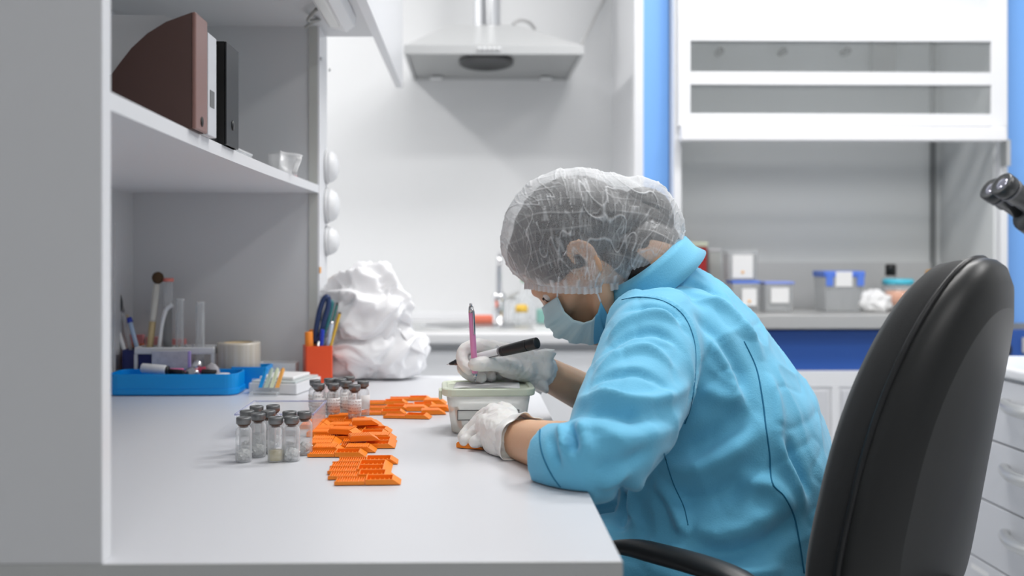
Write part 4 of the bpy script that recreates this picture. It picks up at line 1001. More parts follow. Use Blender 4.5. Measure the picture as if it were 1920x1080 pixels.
MB().cyl((SEAT.x, SEAT.y, .10), (SEAT.x, SEAT.y, .30), .026).cyl((SEAT.x, SEAT.y, .28), (SEAT.x, SEAT.y, .412), .018).build('gas_column', black, e, world=True)
for k in range(5):
    a = R_(72*k+20); d = Vector((math.cos(a), math.sin(a), 0)); c = Vector((SEAT.x, SEAT.y, 0))
    MB().tube([c+Vector((0, 0, .12)), c+d*.15+Vector((0, 0, .10)), c+d*.29+Vector((0, 0, .075))], [.03, .022, .016], 12).build('base_leg', black, e, world=True)
    t_ = Vector((-d.y, d.x, 0))
    for s in (1, -1): 
        p_ = c+d*.29+Vector((0, 0, .0275)); MB().cyl(p_+t_*s*.006, p_+t_*s*.026, .027, n=22).build('caster', black, e, world=True)
    MB().cyl(c+d*.29+Vector((0, 0, .03)), c+d*.29+Vector((0, 0, .08)), .008).build('caster_stem', steel, e, world=True)

# ================================================================== PERSON
skin = mat('skin', (.72, .44, .28), .48, sss=.25, bump=(260, .12, .0008))
PH = R_(25); g = Vector((-math.cos(PH), math.sin(PH), 0)); lt = Vector((-math.sin(PH), -math.cos(PH), 0)); Z = Vector((0, 0, 1))
person = empty('person', 'seated person in light blue coat, hair net, mask and gloves, writing at the desk', 'person', (.40, 1.45, 0))
# torso rings : px, py, depth, half width, half depth
TR = [(1335, 1190, 1.47, .190, .150), (1352, 1110, 1.48, .195, .160), (1362, 1000, 1.50, .195, .165), (1368, 890, 1.51, .192, .160), (1350, 800, 1.52, .186, .146), (1310, 715, 1.53, .182, .126), (1283, 650, 1.535, .180, .116), (1258, 600, 1.54, .150, .100), (1234, 560, 1.54, .105, .078), (1217, 525, 1.54, .076, .064)]
def torso(scale=1.0, shrink=0.0, upto=None):
    cs = [W(a, b, c) for a, b, c, _, _ in TR]; rings = []
    for i, (a, b, c, wa, wb) in enumerate(TR):
        t = (cs[min(i+1, len(cs)-1)]-cs[max(i-1, 0)]).normalized()
        if i < 2: t = Z.copy()
        u = (lt-lt.dot(t)*t).normalized(); v = t.cross(u); v = v if v.dot(g) > 0 else -v
        rg = []
        for k in range(40):
            an = 2*math.pi*k/40; ca, sa = math.cos(an), math.sin(an)
            ca = math.copysign(abs(ca)**.88, ca); sa = math.copysign(abs(sa)**.88, sa)
            rg.append(cs[i]+u*(wa-shrink)*ca+v*(wb-shrink)*sa)
        rings.append(rg)
    return rings, cs
S_L = W(1222, 628, 1.395); S_R = W(1262, 612, 1.69)
E_L = W(1122, 858, 1.150); W_L = W(960, 822, 1.345); C_L = W(1032, 860, 1.205)
E_R = W(1192, 785, 1.73); W_R = W(1008, 692, 1.585); 
HIPL = W(1345, 1150, 1.47)
hip = Vector((HIPL.x, HIPL.y, .0))
KN = [hip+lt*s*.10+g*.40+Vector((0, 0, .50)) for s in (1, -1)]
HP = [hip+lt*s*.09+g*.02+Vector((0, 0, .565)) for s in (1, -1)]
AN = [k+g*(-.02)+Vector((0, 0, -.40)) for k in KN]

# ---- body
def head_frame():
    P = R_(46); ph = R_(14)
    gh = Vector((-math.cos(ph), math.sin(ph), 0))
    fwd = (gh*math.cos(P)-Z*math.sin(P)).normalized(); lft = Vector((-math.sin(ph), -math.cos(ph), 0)); upv = fwd.cross(lft)
    if upv.z < 0: upv = -upv
    o = W(1107, 491, 1.55)
    M = Matrix(((fwd.x, lft.x, upv.x, o.x), (fwd.y, lft.y, upv.y, o.y), (fwd.z, lft.z, upv.z, o.z), (0, 0, 0, 1)))
    return M
MH = head_frame()
def hp(x, y, z): return MH @ Vector((x, y, z))
b = MB()
hb = MB()
hb.ball((0, 0, .045), (.094, .074, .085)); hb.ball((.030, 0, .0), (.064, .062, .075))
hb.chain([(.045, 0, .01), (.050, 0, -.035), (.050, 0, -.070)], [.055, .046, .030])
for s in (1, -1):
    hb.chain([(.005, s*.056, -.02), (.020, s*.050, -.050), (.050, s*.022, -.082)], [.020, .020, .016])
    hb.chain([(.030, s*.052, -.010), (.066, s*.036, -.020)], [.022, .020])
    hb.chain([(.070, s*.045, .030), (.088, s*.022, .026)], [.012, .011])
    hb.chain([(.104, 0, -.030), (.098, s*.010, -.036)], [.008, .0075])
hb.chain([(.086, 0, .016), (.098, 0, -.008), (.110, 0, -.030)], [.009, .0095, .0095])
hb.chain([(.086, -.016, -.055), (.094, 0, -.053), (.086, .016, -.055)], [.006, .0075, .006])
hb.chain([(.084, -.014, -.063), (.092, 0, -.063), (.084, .014, -.063)], [.006, .0075, .006])
hb.ball((.072, 0, -.088), (.020, .018, .015))
# ears
for s in (1, -1):
    pts = [(.004, s*.076, -.020), (-.010, s*.081, -.026), (-.018, s*.084, -.010), (-.024, s*.087, .010), (-.018, s*.087, .026), (-.004, s*.084, .032), (.008, s*.079, .024), (.010, s*.076, .008)]
    hb.chain([Vector(p) for p in pts], [.005, .0055, .005, .0045, .0045, .0045, .004, .004], n=10)
    hb.chain([(-.006, s*.078, -.014), (-.010, s*.080, .012), (-.002, s*.079, .022)], [.006, .007, .005], n=10)
hb.chain([(-.020, 0, -.010), (-.050, 0, -.040), (-.062, 0, -.075)], [.060, .057, .058])
b.add([MH @ v for v in hb.v], hb.f, 0, True)
NB = W(1213, 558, 1.545)
b.chain([hp(-.035, 0, -.030), NB.lerp(hp(-.035, 0, -.030), .45), NB], [.053, .050, .056])
rings, cs = torso(shrink=.022); b.loft(rings)
def arm(mb, S, E, Wr, rs): mb.chain([S, S.lerp(E, .5), E, E.lerp(Wr, .35), Wr], rs)
arm(b, S_L, E_L, W_L, [.042, .036, .031, .036, .026])
arm(b, S_R, E_R, W_R, [.042, .036, .032, .036, .025])
for i in (0, 1):
    b.chain([HP[i], HP[i].lerp(KN[i], .5), KN[i], KN[i].lerp(AN[i], .4), AN[i]], [.082, .074, .056, .050, .035])
    b.chain([AN[i], AN[i]+g*.06+Vector((0, 0, -.045)), AN[i]+g*.15+Vector((0, 0, -.055))], [.032, .028, .022])
# palms inside the gloves
b.chain([W_L, W(940, 803, 1.375)], [.024, .024]); b.chain([W_R, W(960, 680, 1.565)], [.022, .020])
me = remesh(b, .0042, 5)
body = mesh_obj('body', me, skin, person)
eye_w = mat('eye white', (.75, .72, .70), .2)
for s in (1, -1):
    o = MB().ball((.0765, s*.030, .008), .0118, M=MH).build('eye', eye_w, person, world=True)
    MB().ball((.0825, s*.0305, .0065), .0068, M=MH).build('iris', mat('iris brown', (.05, .025, .015), .15), person, world=True).parent = o
    br_ = MB().chain([hp(.074, s*.048, .022), hp(.088, s*.032, .0285), hp(.094, s*.014, .026)], [.0022, .0035, .0028], n=8).build('eyebrow', mat('eyebrow', (.035, .02, .012), .8), person, world=True)
    MB().chain([hp(.072, s*.042, .0075), hp(.0885, s*.032, .0095), hp(.085, s*.018, .006)], [.0014, .0022, .0014], n=8).build('eyelashes', mat('lashes', (.02, .012, .01), .8), person, world=True)

# ---- hair with rolled bun
hm = mat('dark brown hair', (.018, .013, .011), .6, bump=(120, .6, .003))
h = MB()
h.ball((-.010, 0, .050), (.097, .083, .091)); h.ball((.050, 0, .075), (.045, .052, .042)); h.chain([(-.060, 0, .02), (-.075, 0, -.025), (-.070, 0, -.05)], [.06, .05, .04]); 
for s in (1, -1): h.chain([(.066, s*.038, .066), (.060, s*.052, .045), (.042, s*.064, .022), (.018, s*.072, .022)], [.018, .018, .016, .012])
def hi2(px, py, d=1.565): return W(px, py, d)
hh2 = MB()
hh2.chain([hp(-.075, 0, -.010), hp(-.086, 0, -.040), hp(-.088, 0, -.062)], [.050, .047, .040])
for s in (1, -1): hh2.chain([hp(-.040, s*.032, -.005), hp(-.046, s*.030, -.045), hp(-.054, s*.028, -.085)], [.034, .033, .031])
hh2.chain([hp(-.065, 0, .0), hp(-.064, 0, -.045), hp(-.066, 0, -.075)], [.060, .054, .046]); hh2.add([MH @ v for v in h.v], h.f, 0, True)
me = remesh(hh2, .004, 6)
a = co(me); nn = no(me)
setco(me, a+nn*(.0022*vnoise(a*np.array([1, 1, 1]), 60))[:, None])
hair = mesh_obj('hair', me, hm, person)
bn = MB()
bn.tube([hi2(1192, 376), hi2(1214, 370), hi2(1235, 383), hi2(1244, 410), hi2(1237, 440), hi2(1216, 458), hi2(1192, 455), hi2(1178, 430), hi2(1180, 400)], [.019, .0155, .0165, .0165, .018, .020, .022, .018, .017], 16, closed=True).build('bun', hm, hair, world=False)
hair.children[0].data.transform(person.matrix_basis.inverted())

# ---- bouffant cap
capmat = bpy.data.materials.new('hair net'); capmat.use_nodes = True; nt = capmat.node_tree; nt.nodes.remove(nt.nodes['Principled BSDF'])
out = nt.nodes['Material Output']; tr = nt.nodes.new('ShaderNodeBsdfTransparent'); df = nt.nodes.new('ShaderNodeBsdfDiffuse'); df.inputs[0].default_value = (.86, .88, .90, 1)
tl_ = nt.nodes.new('ShaderNodeBsdfTranslucent'); tl_.inputs[0].default_value = (.85, .87, .88, 1)
m1 = nt.nodes.new('ShaderNodeMixShader'); m1.inputs[0].default_value = .35; m2 = nt.nodes.new('ShaderNodeMixShader')
tcx = nt.nodes.new('ShaderNodeAttribute'); tcx.attribute_name = 'pleat'
lw = nt.nodes.new('ShaderNodeLayerWeight'); lw.inputs[0].default_value = .32
ns = nt.nodes.new('ShaderNodeTexNoise'); ns.inputs['Scale'].default_value = 700; tco = nt.nodes.new('ShaderNodeTexCoord')
ad = nt.nodes.new('ShaderNodeMath'); ad.operation = 'MULTIPLY_ADD'; ad.inputs[1].default_value = .62; ad.inputs[2].default_value = .13
ad2 = nt.nodes.new('ShaderNodeMath'); ad2.operation = 'MULTIPLY_ADD'; ad2.inputs[1].default_value = .66; ad2.use_clamp = True
ad3 = nt.nodes.new('ShaderNodeMath'); ad3.operation = 'MULTIPLY_ADD'; ad3.inputs[1].default_value = .26; ad3.use_clamp = True
nt.links.new(tco.outputs['Object'], ns.inputs['Vector']); nt.links.new(tcx.outputs['Fac'], ad.inputs[0])
nt.links.new(lw.outputs['Facing'], ad2.inputs[0]); nt.links.new(ad.outputs[0], ad2.inputs[2])
nt.links.new(ns.outputs['Fac'], ad3.inputs[0]); nt.links.new(ad2.outputs[0], ad3.inputs[2])
nt.links.new(df.outputs[0], m1.inputs[1]); nt.links.new(tl_.outputs[0], m1.inputs[2])
nt.links.new(ad3.outputs[0], m2.inputs[0]); nt.links.new(tr.outputs[0], m2.inputs[1]); nt.links.new(m1.outputs[0], m2.inputs[2]); nt.links.new(m2.outputs[0], out.inputs[0])
CC = W(1090, 440, 1.55); sc_ = 1.55/F
Rv = Vector((cth, -sth, 0)); 
rim_d = (Rv*.968+Z*.252).normalized(); pole = (Z*.968-Rv*.252).normalized(); lat = Vector((-math.sin(R_(8)), -math.cos(R_(8)), 0)); 
def inpl(px, py): return W(px, py, 1.55)
cm = MB()
def ell(c, ax1, r1, r2, r3, n=28, m=18):
    ax1 = ax1.normalized(); ax2 = lat.cross(ax1).normalized()
    M = Matrix(((ax1.x, ax2.x, lat.x, c.x), (ax1.y, ax2.y, lat.y, c.y), (ax1.z, ax2.z, lat.z, c.z), (0, 0, 0, 1)))
    cm.ball((0, 0, 0), (r1, r2, r3), n, m, M=M)
ell(inpl(1080, 442), Rv, 141*sc_, 128*sc_, .100)
ell(inpl(1040, 468), Rv*.95-Z*.3, 102*sc_, 84*sc_, .088)
ell(inpl(1130, 410), (Rv*.95-Z*.25), 125*sc_, 82*sc_, .090)
ell(inpl(1082, 506), Rv, 100*sc_, 92*sc_, .099)
ell(inpl(1165, 380), (Rv*.95-Z*.3), 92*sc_, 50*sc_, .074)
ell(inpl(1212, 410), (Rv*.5-Z*.87), 84*sc_, 64*sc_, .064)
ell(inpl(1222, 440), (Rv*.7-Z*.7), 60*sc_, 50*sc_, .058)
ell(inpl(1218, 462), (Rv*.8+Z*.6), 68*sc_, 64*sc_, .080)
ell(inpl(1196, 462), (Rv*.9+Z*.3), 84*sc_, 68*sc_, .090)
ell(inpl(1180, 400), (Rv*.9-Z*.4), 80*sc_, 58*sc_, .066)
ell(inpl(1140, 490), Rv, 75*sc_, 60*sc_, .092)
me = remesh(cm, .0014, 60)
# cut along the brim
bm = bmesh.new(); bm.from_mesh(me)
O = CC
def uv_(p): 
    d = p-CC; return d.dot(Rv)/sc_, d.dot(Z)/sc_, d.dot(lat)
BR = [(-160, -85), (-95, -93), (-70, -97), (20, -97), (60, -87), (100, -80), (128, -58), (178, -20), (240, 0)]
def brim(x):
    for (x0, y0), (x1, y1) in zip(BR, BR[1:]):
        if x <= x1: 
            t = max(0, (x-x0)/(x1-x0)); return y0+(y1-y0)*t
    return BR[-1][1]
dead = [v for v in bm.verts if uv_(v.co)[1] < brim(uv_(v.co)[0])]
bmesh.ops.delete(bm, geom=dead, context='VERTS')
bm.to_mesh(me); bm.free()
a = co(me); nn = no(me); pl = np.zeros(len(a))
axc = pole
for i in range(len(a)):
    p = Vector(a[i]); x, y, z = uv_(p); n_ = Vector(nn[i])
    hgt = y-brim(x)
    # gather towards the brim
    if hgt < 22:
        k = (1-hgt/22)**2*.055
        if x < 120: p -= (n_ - n_.dot(pole)*pole)*.075*k*1.6
    # pleat arcs run front to back over the head, fine crinkles run down across them
    th_a = math.atan2(x, y+260); rr_ = math.hypot(x*.85, y+260)
    w1 = noise.noise(Vector((x*.010, y*.010, z*9)))
    fr_ = (rr_+14*w1)/26.; row = math.floor(fr_); fr = fr_-row
    n1 = noise.noise(Vector((th_a*21+row*3.7, rr_*.010, z*3+row*1.9)))
    n2 = noise.noise(Vector((th_a*34+row*7.1+w1*3, rr_*.03, z*5+row*5.3)))
    n3 = noise.noise(Vector((th_a*13+w1*2+7, rr_*.016, z*9+5)))
    c1 = max(0, 1-abs(n1)/.10)**1.3*(.55+.8*max(-.5, noise.noise(Vector((x*.03, y*.03, 1)))))
    c2 = max(0, 1-abs(n2)/.11)**1.3*(.35+.8*max(-.4, noise.noise(Vector((x*.025, y*.035, 4)))))
    c4 = max(0, 1-abs(n3)/.05)**1.3*.8
    c3 = math.exp(-((fr-.5)/.06)**2)*(.16+.4*max(-.3, noise.noise(Vector((x*.02, y*.02, 7)))))
    v = max(0, min(1, max(0, c1)*.8+max(0, c2)*.7+max(0, c3)+c4))
    pl[i] = v
    if hgt < 16 and x < 125:
        v2 = max(0, math.sin(x/3.6))**2; pl[i] = max(pl[i]*.3, v2*.75); p += n_*(.0016*v2)
    p += n_*(.0020*v+.0030*noise.noise(Vector((x*.03, y*.02, z*22))))
    a[i] = p
setco(me, a)
at = me.attributes.new('pleat', 'FLOAT', 'POINT'); at.data.foreach_set('value', pl.astype(np.float32))
cap_o = mesh_obj('hair_net', me, capmat, person)
# elastic brim frill
me_c = cap_o.data
bm = bmesh.new(); bm.from_mesh(me_c); bed = [e_ for e_ in bm.edges if e_.is_boundary]
bv = [v.co.copy() for v in bm.verts if v.is_boundary]; bm.free()
cb = sum(bv, Vector())/len(bv); NBN = 180; bins = [[] for _ in range(NBN)]
for p in bv:
    d = p-cb; bins[int((math.atan2(d.dot(lat), d.dot(Rv))/(2*math.pi)+.5)*NBN) % NBN].append(p)
Lp = [max(b_, key=lambda p: ((p-cb)-Z*(p-cb).z).length) for b_ in bins if b_]
for _ in range(6): Lp = [(Lp[i-1]+Lp[i]*2+Lp[(i+1) % len(Lp)])/4 for i in range(len(Lp))]
# resample uniformly
def resample(L, n):
    d = [0]; 
    for i in range(len(L)): d.append(d[-1]+(L[(i+1) % len(L)]-L[i]).length)
    tot = d[-1]; R = []; j = 0
    for k in range(n):
        s = tot*k/n
        while d[j+1] < s: j += 1
        t = (s-d[j])/max(1e-9, d[j+1]-d[j]); R.append(L[j].lerp(L[(j+1) % len(L)], t))
    return R
Lp = resample(Lp, 520)
cen = sum(Lp, Vector())/len(Lp)
rings = []; vals = []
for (dn, am) in ((.003, .0), (-.0015, .0013), (-.006, .0016), (-.0105, .0020)):
    rg = []
    for k, p in enumerate(Lp):
        rad = (p-cen).normalized(); wv = math.sin(k*2*math.pi/520*80)+.4*math.sin(k*.37)
        rg.append(p+(Matrix.Translation(-Vector(person.location)) @ Vector((0, 0, 0)))*0+rad*(am*wv+.0006+dn*.05)+Z*dn*.85+(rim_d.cross(lat)*0))
        vals.append(max(0, wv)*.5+.62)
    rings.append(rg)
fo = MB().loft(rings, cap=False).build('elastic_frill', capmat, cap_o)      # already in person space
at = fo.data.attributes.new('pleat', 'FLOAT', 'POINT'); at.data.foreach_set('value', np.array(vals, dtype=np.float32))

# ---- face mask
mk = mat('mask outer blue', (.58, .78, .84), .75, bump=(700, .3, .0005))
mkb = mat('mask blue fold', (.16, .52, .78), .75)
MIDL = [(.106, .004), (.120, -.020), (.122, -.042), (.112, -.064), (.096, -.086), (.072, -.104), (.050, -.108)]
SIDE = [(.066, -.006), (.075, -.030), (.074, -.048), (.066, -.062), (.054, -.068), (.040, -.066), (.026, -.058)]
mb = MB(); vs = []; NU = 36; NV = 42
def interp(T, t):
    k = t*(len(T)-1); i = min(int(k), len(T)-2); f = k-i; return T[i][0]*(1-f)+T[i+1][0]*f, T[i][1]*(1-f)+T[i+1][1]*f
for j in range(NV+1):
    t = j/NV
    mx, mz = interp(MIDL, t); sx, sz = interp(SIDE, t)
    for i in range(NU+1):
        s = -1+2*i/NU; f = abs(s)**1.7
        y = .066*math.copysign(abs(s)**.92, s)
        pleat = .0016*(1 if (t*5.2) % 1 > .5 else -1)*(1-abs(s)**4)
        vs.append(hp(mx*(1-f)+sx*f+pleat, y, mz*(1-f)+sz*f))
fs = [(j*(NU+1)+i, j*(NU+1)+i+1, (j+1)*(NU+1)+i+1, (j+1)*(NU+1)+i) for j in range(NV) for i in range(NU)]
mb.add(vs, fs, 0, True)
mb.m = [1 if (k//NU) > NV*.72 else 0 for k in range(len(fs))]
mask = mb.build('face_mask', [mk, mkb], person, world=True, thick=.0014)
wl = mat('ear loop white', (.85, .86, .88), .7)
for s in (1, -1):
    MB().tube([hp(.066, s*.066, -.006), hp(.050, s*.074, .006), hp(.020, s*.079, .026), hp(-.012, s*.082, .032)], .0013, 8).build('ear_loop', wl, mask, world=False)
    MB().tube([hp(.026, s*.066, -.058), hp(.012, s*.077, -.035), hp(-.010, s*.082, -.026), hp(-.020, s*.083, -.012)], .0014, 8).build('ear_loop', wl, mask, world=False)
for o in mask.children: o.data.transform(person.matrix_basis.inverted())

# ---- coat
ct = mat('light blue coat cloth', (.13, .49, .73), .78, bump=(420, .35, .0012), sheen=.25)
seamm = mat('coat seam', (.01, .16, .30), .9)
c_ = MB(); rings, cs = torso(); c_.loft(rings)
for i in (0, 1):
    c_.chain([HP[i], HP[i].lerp(KN[i], .45), HP[i].lerp(KN[i], .85)], [.100, .094, .082])
c_.chain([HP[0], HP[1]], [.10, .10])
# near sleeve
SL = [W(1238, 618, 1.44), W(1222, 660, 1.375), W(1200, 722, 1.31), W(1172, 785, 1.235), W(1140, 838, 1.175), W(1092, 862, 1.165), W(1034, 862, 1.205)]
c_.tube([SL[0]+(SL[0]-SL[1])*.6]+SL, [.045, .066, .070, .069, .065, .056, .048, .042], 24, res=6)
c_.ball(W(1212, 618, 1.43), .060)
# far sleeve
SR = [S_R+Vector((.02, 0, .0)), W(1245, 680, 1.72), W(1200, 765, 1.74), W(1165, 772, 1.70), W(1130, 745, 1.655)]
c_.tube([S_R+Vector((.04, -.04, .02))]+SR, [.050, .060, .066, .060, .052, .046], 22, res=6)
coat_me = remesh(c_, .0048, 10)
a = co(coat_me); 
bvh = BVHTree.FromPolygons([Vector(p) for p in a], [tuple(p.vertices) for p in coat_me.polygons])
def hit(px, py):
    o = Vector((0, 0, H)); d = (W(px, py, 1)-o).normalized(); r = bvh.ray_cast(o, d)
    return r[0]
def poly3(pts, res=4):
    P, _ = crom([Vector((x, y, 0)) for x, y in pts], [1]*len(pts), res); R = []
    for p in P:
        q = hit(p.x, p.y)
        if q is not None: R.append(q)
    return R
FOLDS = [  # points, amplitude (m), width (m)
 ([(1135, 640), (1180, 605), (1235, 590), (1285, 610)], .006, .010),
 ([(1128, 668), (1175, 632), (1235, 622), (1280, 660)], -.006, .010),
 ([(1118, 700), (1165, 665), (1215, 655), (1262, 690)], .007, .010),
 ([(1108, 722), (1150, 702), (1205, 700), (1255, 735)], -.006, .009),
 ([(1085, 748), (1130, 742), (1185, 752), (1240, 748), (1290, 722)], .008, .010),
 ([(1075, 770), (1125, 768), (1180, 778), (1230, 782)], -.008, .012),
 ([(1062, 782), (1072, 812), (1078, 850)], -.009, .007),
 ([(1048, 790), (1056, 818), (1060, 850)], .008, .006),
 ([(1085, 790), (1096, 825), (1100, 860)], .007, .009),
 ([(1030, 815), (1040, 850), (1048, 880)], -.005, .006),
 ([(1120, 810), (1170, 822), (1235, 812), (1275, 780)], .005, .014),
 ([(1105, 880), (1160, 870), (1220, 840)], -.005, .012),
 ([(1120, 912), (1150, 900), (1185, 880)], .004, .010),
 ([(1160, 570), (1200, 558), (1250, 566), (1290, 600), (1306, 660), (1300, 720), (1285, 770)], .0035, .006),
 ([(1170, 585), (1215, 575), (1262, 590), (1290, 630)], -.005, .008),
 ([(1215, 520), (1260, 505), (1300, 500), (1340, 520)], .006, .009),
 ([(1200, 545), (1250, 528), (1310, 530), (1360, 560)], -.007, .010),
 ([(1290, 545), (1350, 570), (1400, 620), (1430, 680)], .006, .014),
 ([(1300, 590), (1350, 640), (1390, 700), (1400, 760)], -.006, .016),
 ([(1320, 620), (1365, 690), (1385, 760)], .005, .012),
 ([(1310, 720), (1350, 745), (1400, 750)], .005, .014),
 ([(1250, 850), (1310, 835), (1370, 800), (1420, 750)], -.007, .020),
 ([(1240, 890), (1300, 880), (1370, 850), (1430, 800)], .008, .018),
 ([(1230, 930), (1290, 940), (1360, 925), (1430, 870)], -.009, .018),
 ([(1230, 900), (1270, 960), (1290, 1010)], .010, .010),
 ([(1300, 985), (1350, 1000), (1410, 980), (1470, 940)], .009, .018),
 ([(1300, 1030), (1370, 1040), (1440, 1020), (1500, 970)], -.009, .016),
 ([(1380, 900), (1440, 910), (1490, 960)], .008, .014),
 ([(1450, 800), (1465, 850), (1490, 900), (1510, 960)], .006, .010),
 ([(1475, 820), (1495, 870), (1520, 930)], -.007, .010),
 ([(1440, 700), (1455, 760), (1460, 820)], .005, .012),
 ([(1170, 900), (1165, 950), (1168, 1000)], -.008, .010),
 ([(1195, 900), (1190, 950), (1200, 1010)], .007, .012),
 ([(1330, 1060), (1400, 1075), (1470, 1060)], .008, .014),
]
disp = np.zeros(len(a)); nn = no(coat_me)
for pts, amp, wd in FOLDS:
    L = poly3(pts)
    if len(L) < 2: continue
    Lx = np.array([p[:] for p in L]); n_ = len(Lx)
    dmin = np.full(len(a), 9.); tm = np.zeros(len(a))
    near = np.where(np.min(np.linalg.norm(a[:, None, :]-Lx[None, ::3, :], axis=2), axis=1) < .09)[0]
    if len(near) == 0: continue
    A = a[near]; dm = np.full(len(A), 9.); tt = np.zeros(len(A))
    for i in range(n_-1):
        p0, p1 = Lx[i], Lx[i+1]; d = p1-p0; L2 = max(1e-12, d@d)
        t = np.clip(((A-p0)@d)/L2, 0, 1); dist = np.linalg.norm(A-(p0+t[:, None]*d), axis=1)
        m_ = dist < dm; dm[m_] = dist[m_]; tt[m_] = (i+t[m_])/(n_-1)
    tap = np.clip(np.minimum(tt, 1-tt)*3.2+.12, 0, 1)
    disp[near] += 1.5*amp*np.exp(-(dm/(wd*.85))**2)*tap
disp += .0045*vnoise(a, 9, 3)+.0022*vnoise(a*np.array([1, 1, .6]), 22, 8)
rg_ = 1-np.abs(vnoise(a, 11, 14))*2.2
disp += .0032*np.clip(rg_, 0, 1)**3
rg2 = 1-np.abs(vnoise(a*np.array([1, .7, 1.3]), 17, 31))*2.6
disp -= .0018*np.clip(rg2, 0, 1)**3
mask_low = a[:, 2] > .0
setco(coat_me, a+nn*disp[:, None])
# keep the cloth above the desk top where it lies over it
a = co(coat_me); inside = (a[:, 0] < XE+.002) & (a[:, 2] < DZ+.0015) & (a[:, 2] > .70)
a[inside, 2] = DZ+.0015
setco(coat_me, a)
for _ in range(2): pass
coat = mesh_obj('coat', coat_me, ct, person)
pa = co(coat_me)+np.array(person.location[:])
bvh = BVHTree.FromPolygons([Vector(p) for p in pa], [tuple(p.vertices) for p in coat_me.polygons])
def seam(pts, r=.0010, nm='seam', m=seamm, off=.0002):
    L = poly3(pts, 8)
    if len(L) < 3: return
    o = MB().tube([p+(Vector((0, 0, H))-p).normalized()*off for p in L], r, 6, res=1, spline=False).build(nm, m, coat)
    o.data.transform(person.matrix_basis.inverted())
seam([(1395, 640), (1418, 690), (1430, 750), (1436, 800), (1443, 850), (1448, 905), (1470, 930), (1488, 965), (1498, 1010), (1508, 1075)], .0012)
seam([(1245, 850), (1262, 905), (1282, 950), (1290, 985)], .0008)
seam([(1166, 562), (1200, 557), (1245, 565), (1282, 592), (1302, 640), (1304, 700), (1296, 760), (1284, 795)], .0008)
seam([(1015, 785), (1012, 820), (1018, 855), (1036, 893), (1058, 922)], .0010)
# collar
cr = []
KC = W(1215, 505, 1.545)
tc_ = (W(1180, 470, 1.54)-W(1235, 545, 1.545)).normalized()
uc = (lt-lt.dot(tc_)*tc_).normalized(); vc = tc_.cross(uc); vc = vc if vc.dot(g) > 0 else -vc
def cring(c, ra, rb, dn=0): return [c+uc*ra*math.cos(q)+vc*rb*math.sin(q) for q in [2*math.pi*k/48 for k in range(48)]]
k0 = W(1222, 522, 1.545); k1 = W(1206, 494, 1.54)
cr = [cring(k0-tc_*.012, .088, .080), cring(k0, .081, .072), cring(k0.lerp(k1, .5), .077, .067), cring(k1, .078, .066), cring(k1+tc_*.004, .081, .069), cring(k1-tc_*.006, .087, .076), cring(k0, .092, .082), cring(k0-tc_*.014, .099, .090)]
MB().loft(cr, cap=False).build('collar', ct, coat, world=False, thick=.0022).data.transform(person.matrix_basis.inverted())

# ---- trousers and shoes (below the frame)
tw = mat('dark trousers', (.05, .06, .09), .8); sh_m = mat('white shoes', (.7, .7, .72), .5)
t_ = MB()
for i in (0, 1): t_.chain([HP[i]+Vector((0, 0, -.01)), HP[i].lerp(KN[i], .5), KN[i], KN[i].lerp(AN[i], .4), AN[i]+Vector((0, 0, .03))], [.086, .080, .064, .060, .048])
mesh_obj('trousers', remesh(t_, .006, 4), tw, person)
for i in (0, 1):
    s_ = MB(); s_.chain([AN[i]+Vector((0, 0, -.01)), AN[i]+g*.05+Vector((0, 0, -.050)), AN[i]+g*.16+Vector((0, 0, -.062))], [.042, .040, .034])
    m_ = remesh(s_, .004, 4); a = co(m_); a[:, 2] = np.maximum(a[:, 2], .0015); setco(m_, a); mesh_obj('shoe', m_, sh_m, person)

# ---- gloves
gl = mat('white latex glove', (.92, .91, .88), .38, sss=.1, bump=(140, .35, .0016))
def glove(label_name, palm, fingers, cuffp, vox=.0016, sm=3, seed=1):
    m = MB()
    for P, r in palm: m.chain(P, r, n=16)
    for P, r in fingers: m.chain(P, r, n=14)
    m_ = remesh(m, vox, sm); a = co(m_); nn = no(m_)
    wr = cuffp
    d = np.linalg.norm(a-np.array(wr[:]), axis=1); k = np.clip(1-d/.075, 0, 1)
    f = vnoise(a*np.array([1., 1., 1.]), 75, seed); f2 = 1-np.abs(vnoise(a, 60, seed+4))*3
    a = a+nn*((.0007*f+.0013*np.clip(f2, 0, 1)**2*(.25+k))+.0006*vnoise(a, 170, seed))[:, None]
    a[:, 2] = np.maximum(a[:, 2], DZ+.0012)
    setco(m_, a)
    return mesh_obj('glove', m_, gl, person)
# far hand (writing)
wR = W_R
pf = [([W(1012, 694, 1.585), W(960, 680, 1.57), W(925, 664, 1.555)], [.029, .027, .020]),
      ([W(1000, 688, 1.595), W(955, 672, 1.585), W(920, 658, 1.565)], [.027, .024, .017]),
      ([W(995, 702, 1.585), W(955, 696, 1.585), W(925, 690, 1.590)], [.026, .022, .016]),
      ([W(985, 694, 1.56), W(950, 692, 1.545)], [.020, .014])]
ff = [([W(922, 655, 1.545), W(895, 648, 1.535), W(872, 656, 1.530), W(867, 676, 1.522), W(879, 693, 1.515)], [.0125, .0115, .0105, .0095, .0085]),
      ([W(922, 668, 1.565), W(888, 668, 1.56), W(868, 684, 1.555), W(879, 702, 1.545), W(903, 708, 1.535)], [.0125, .0115, .0105, .0095, .0088]),
      ([W(928, 682, 1.58), W(895, 688, 1.575), W(890, 702, 1.568), W(921, 706, 1.552)], [.0115, .0105, .0095, .0085]),
      ([W(935, 690, 1.59), W(908, 697, 1.585), W(912, 706, 1.58), W(938, 703, 1.565)], [.0105, .0095, .0088, .0078]),
      ([W(965, 690, 1.545), W(935, 682, 1.520), W(908, 682, 1.500), W(890, 683, 1.494)], [.0150, .0122, .0116, .0104])]
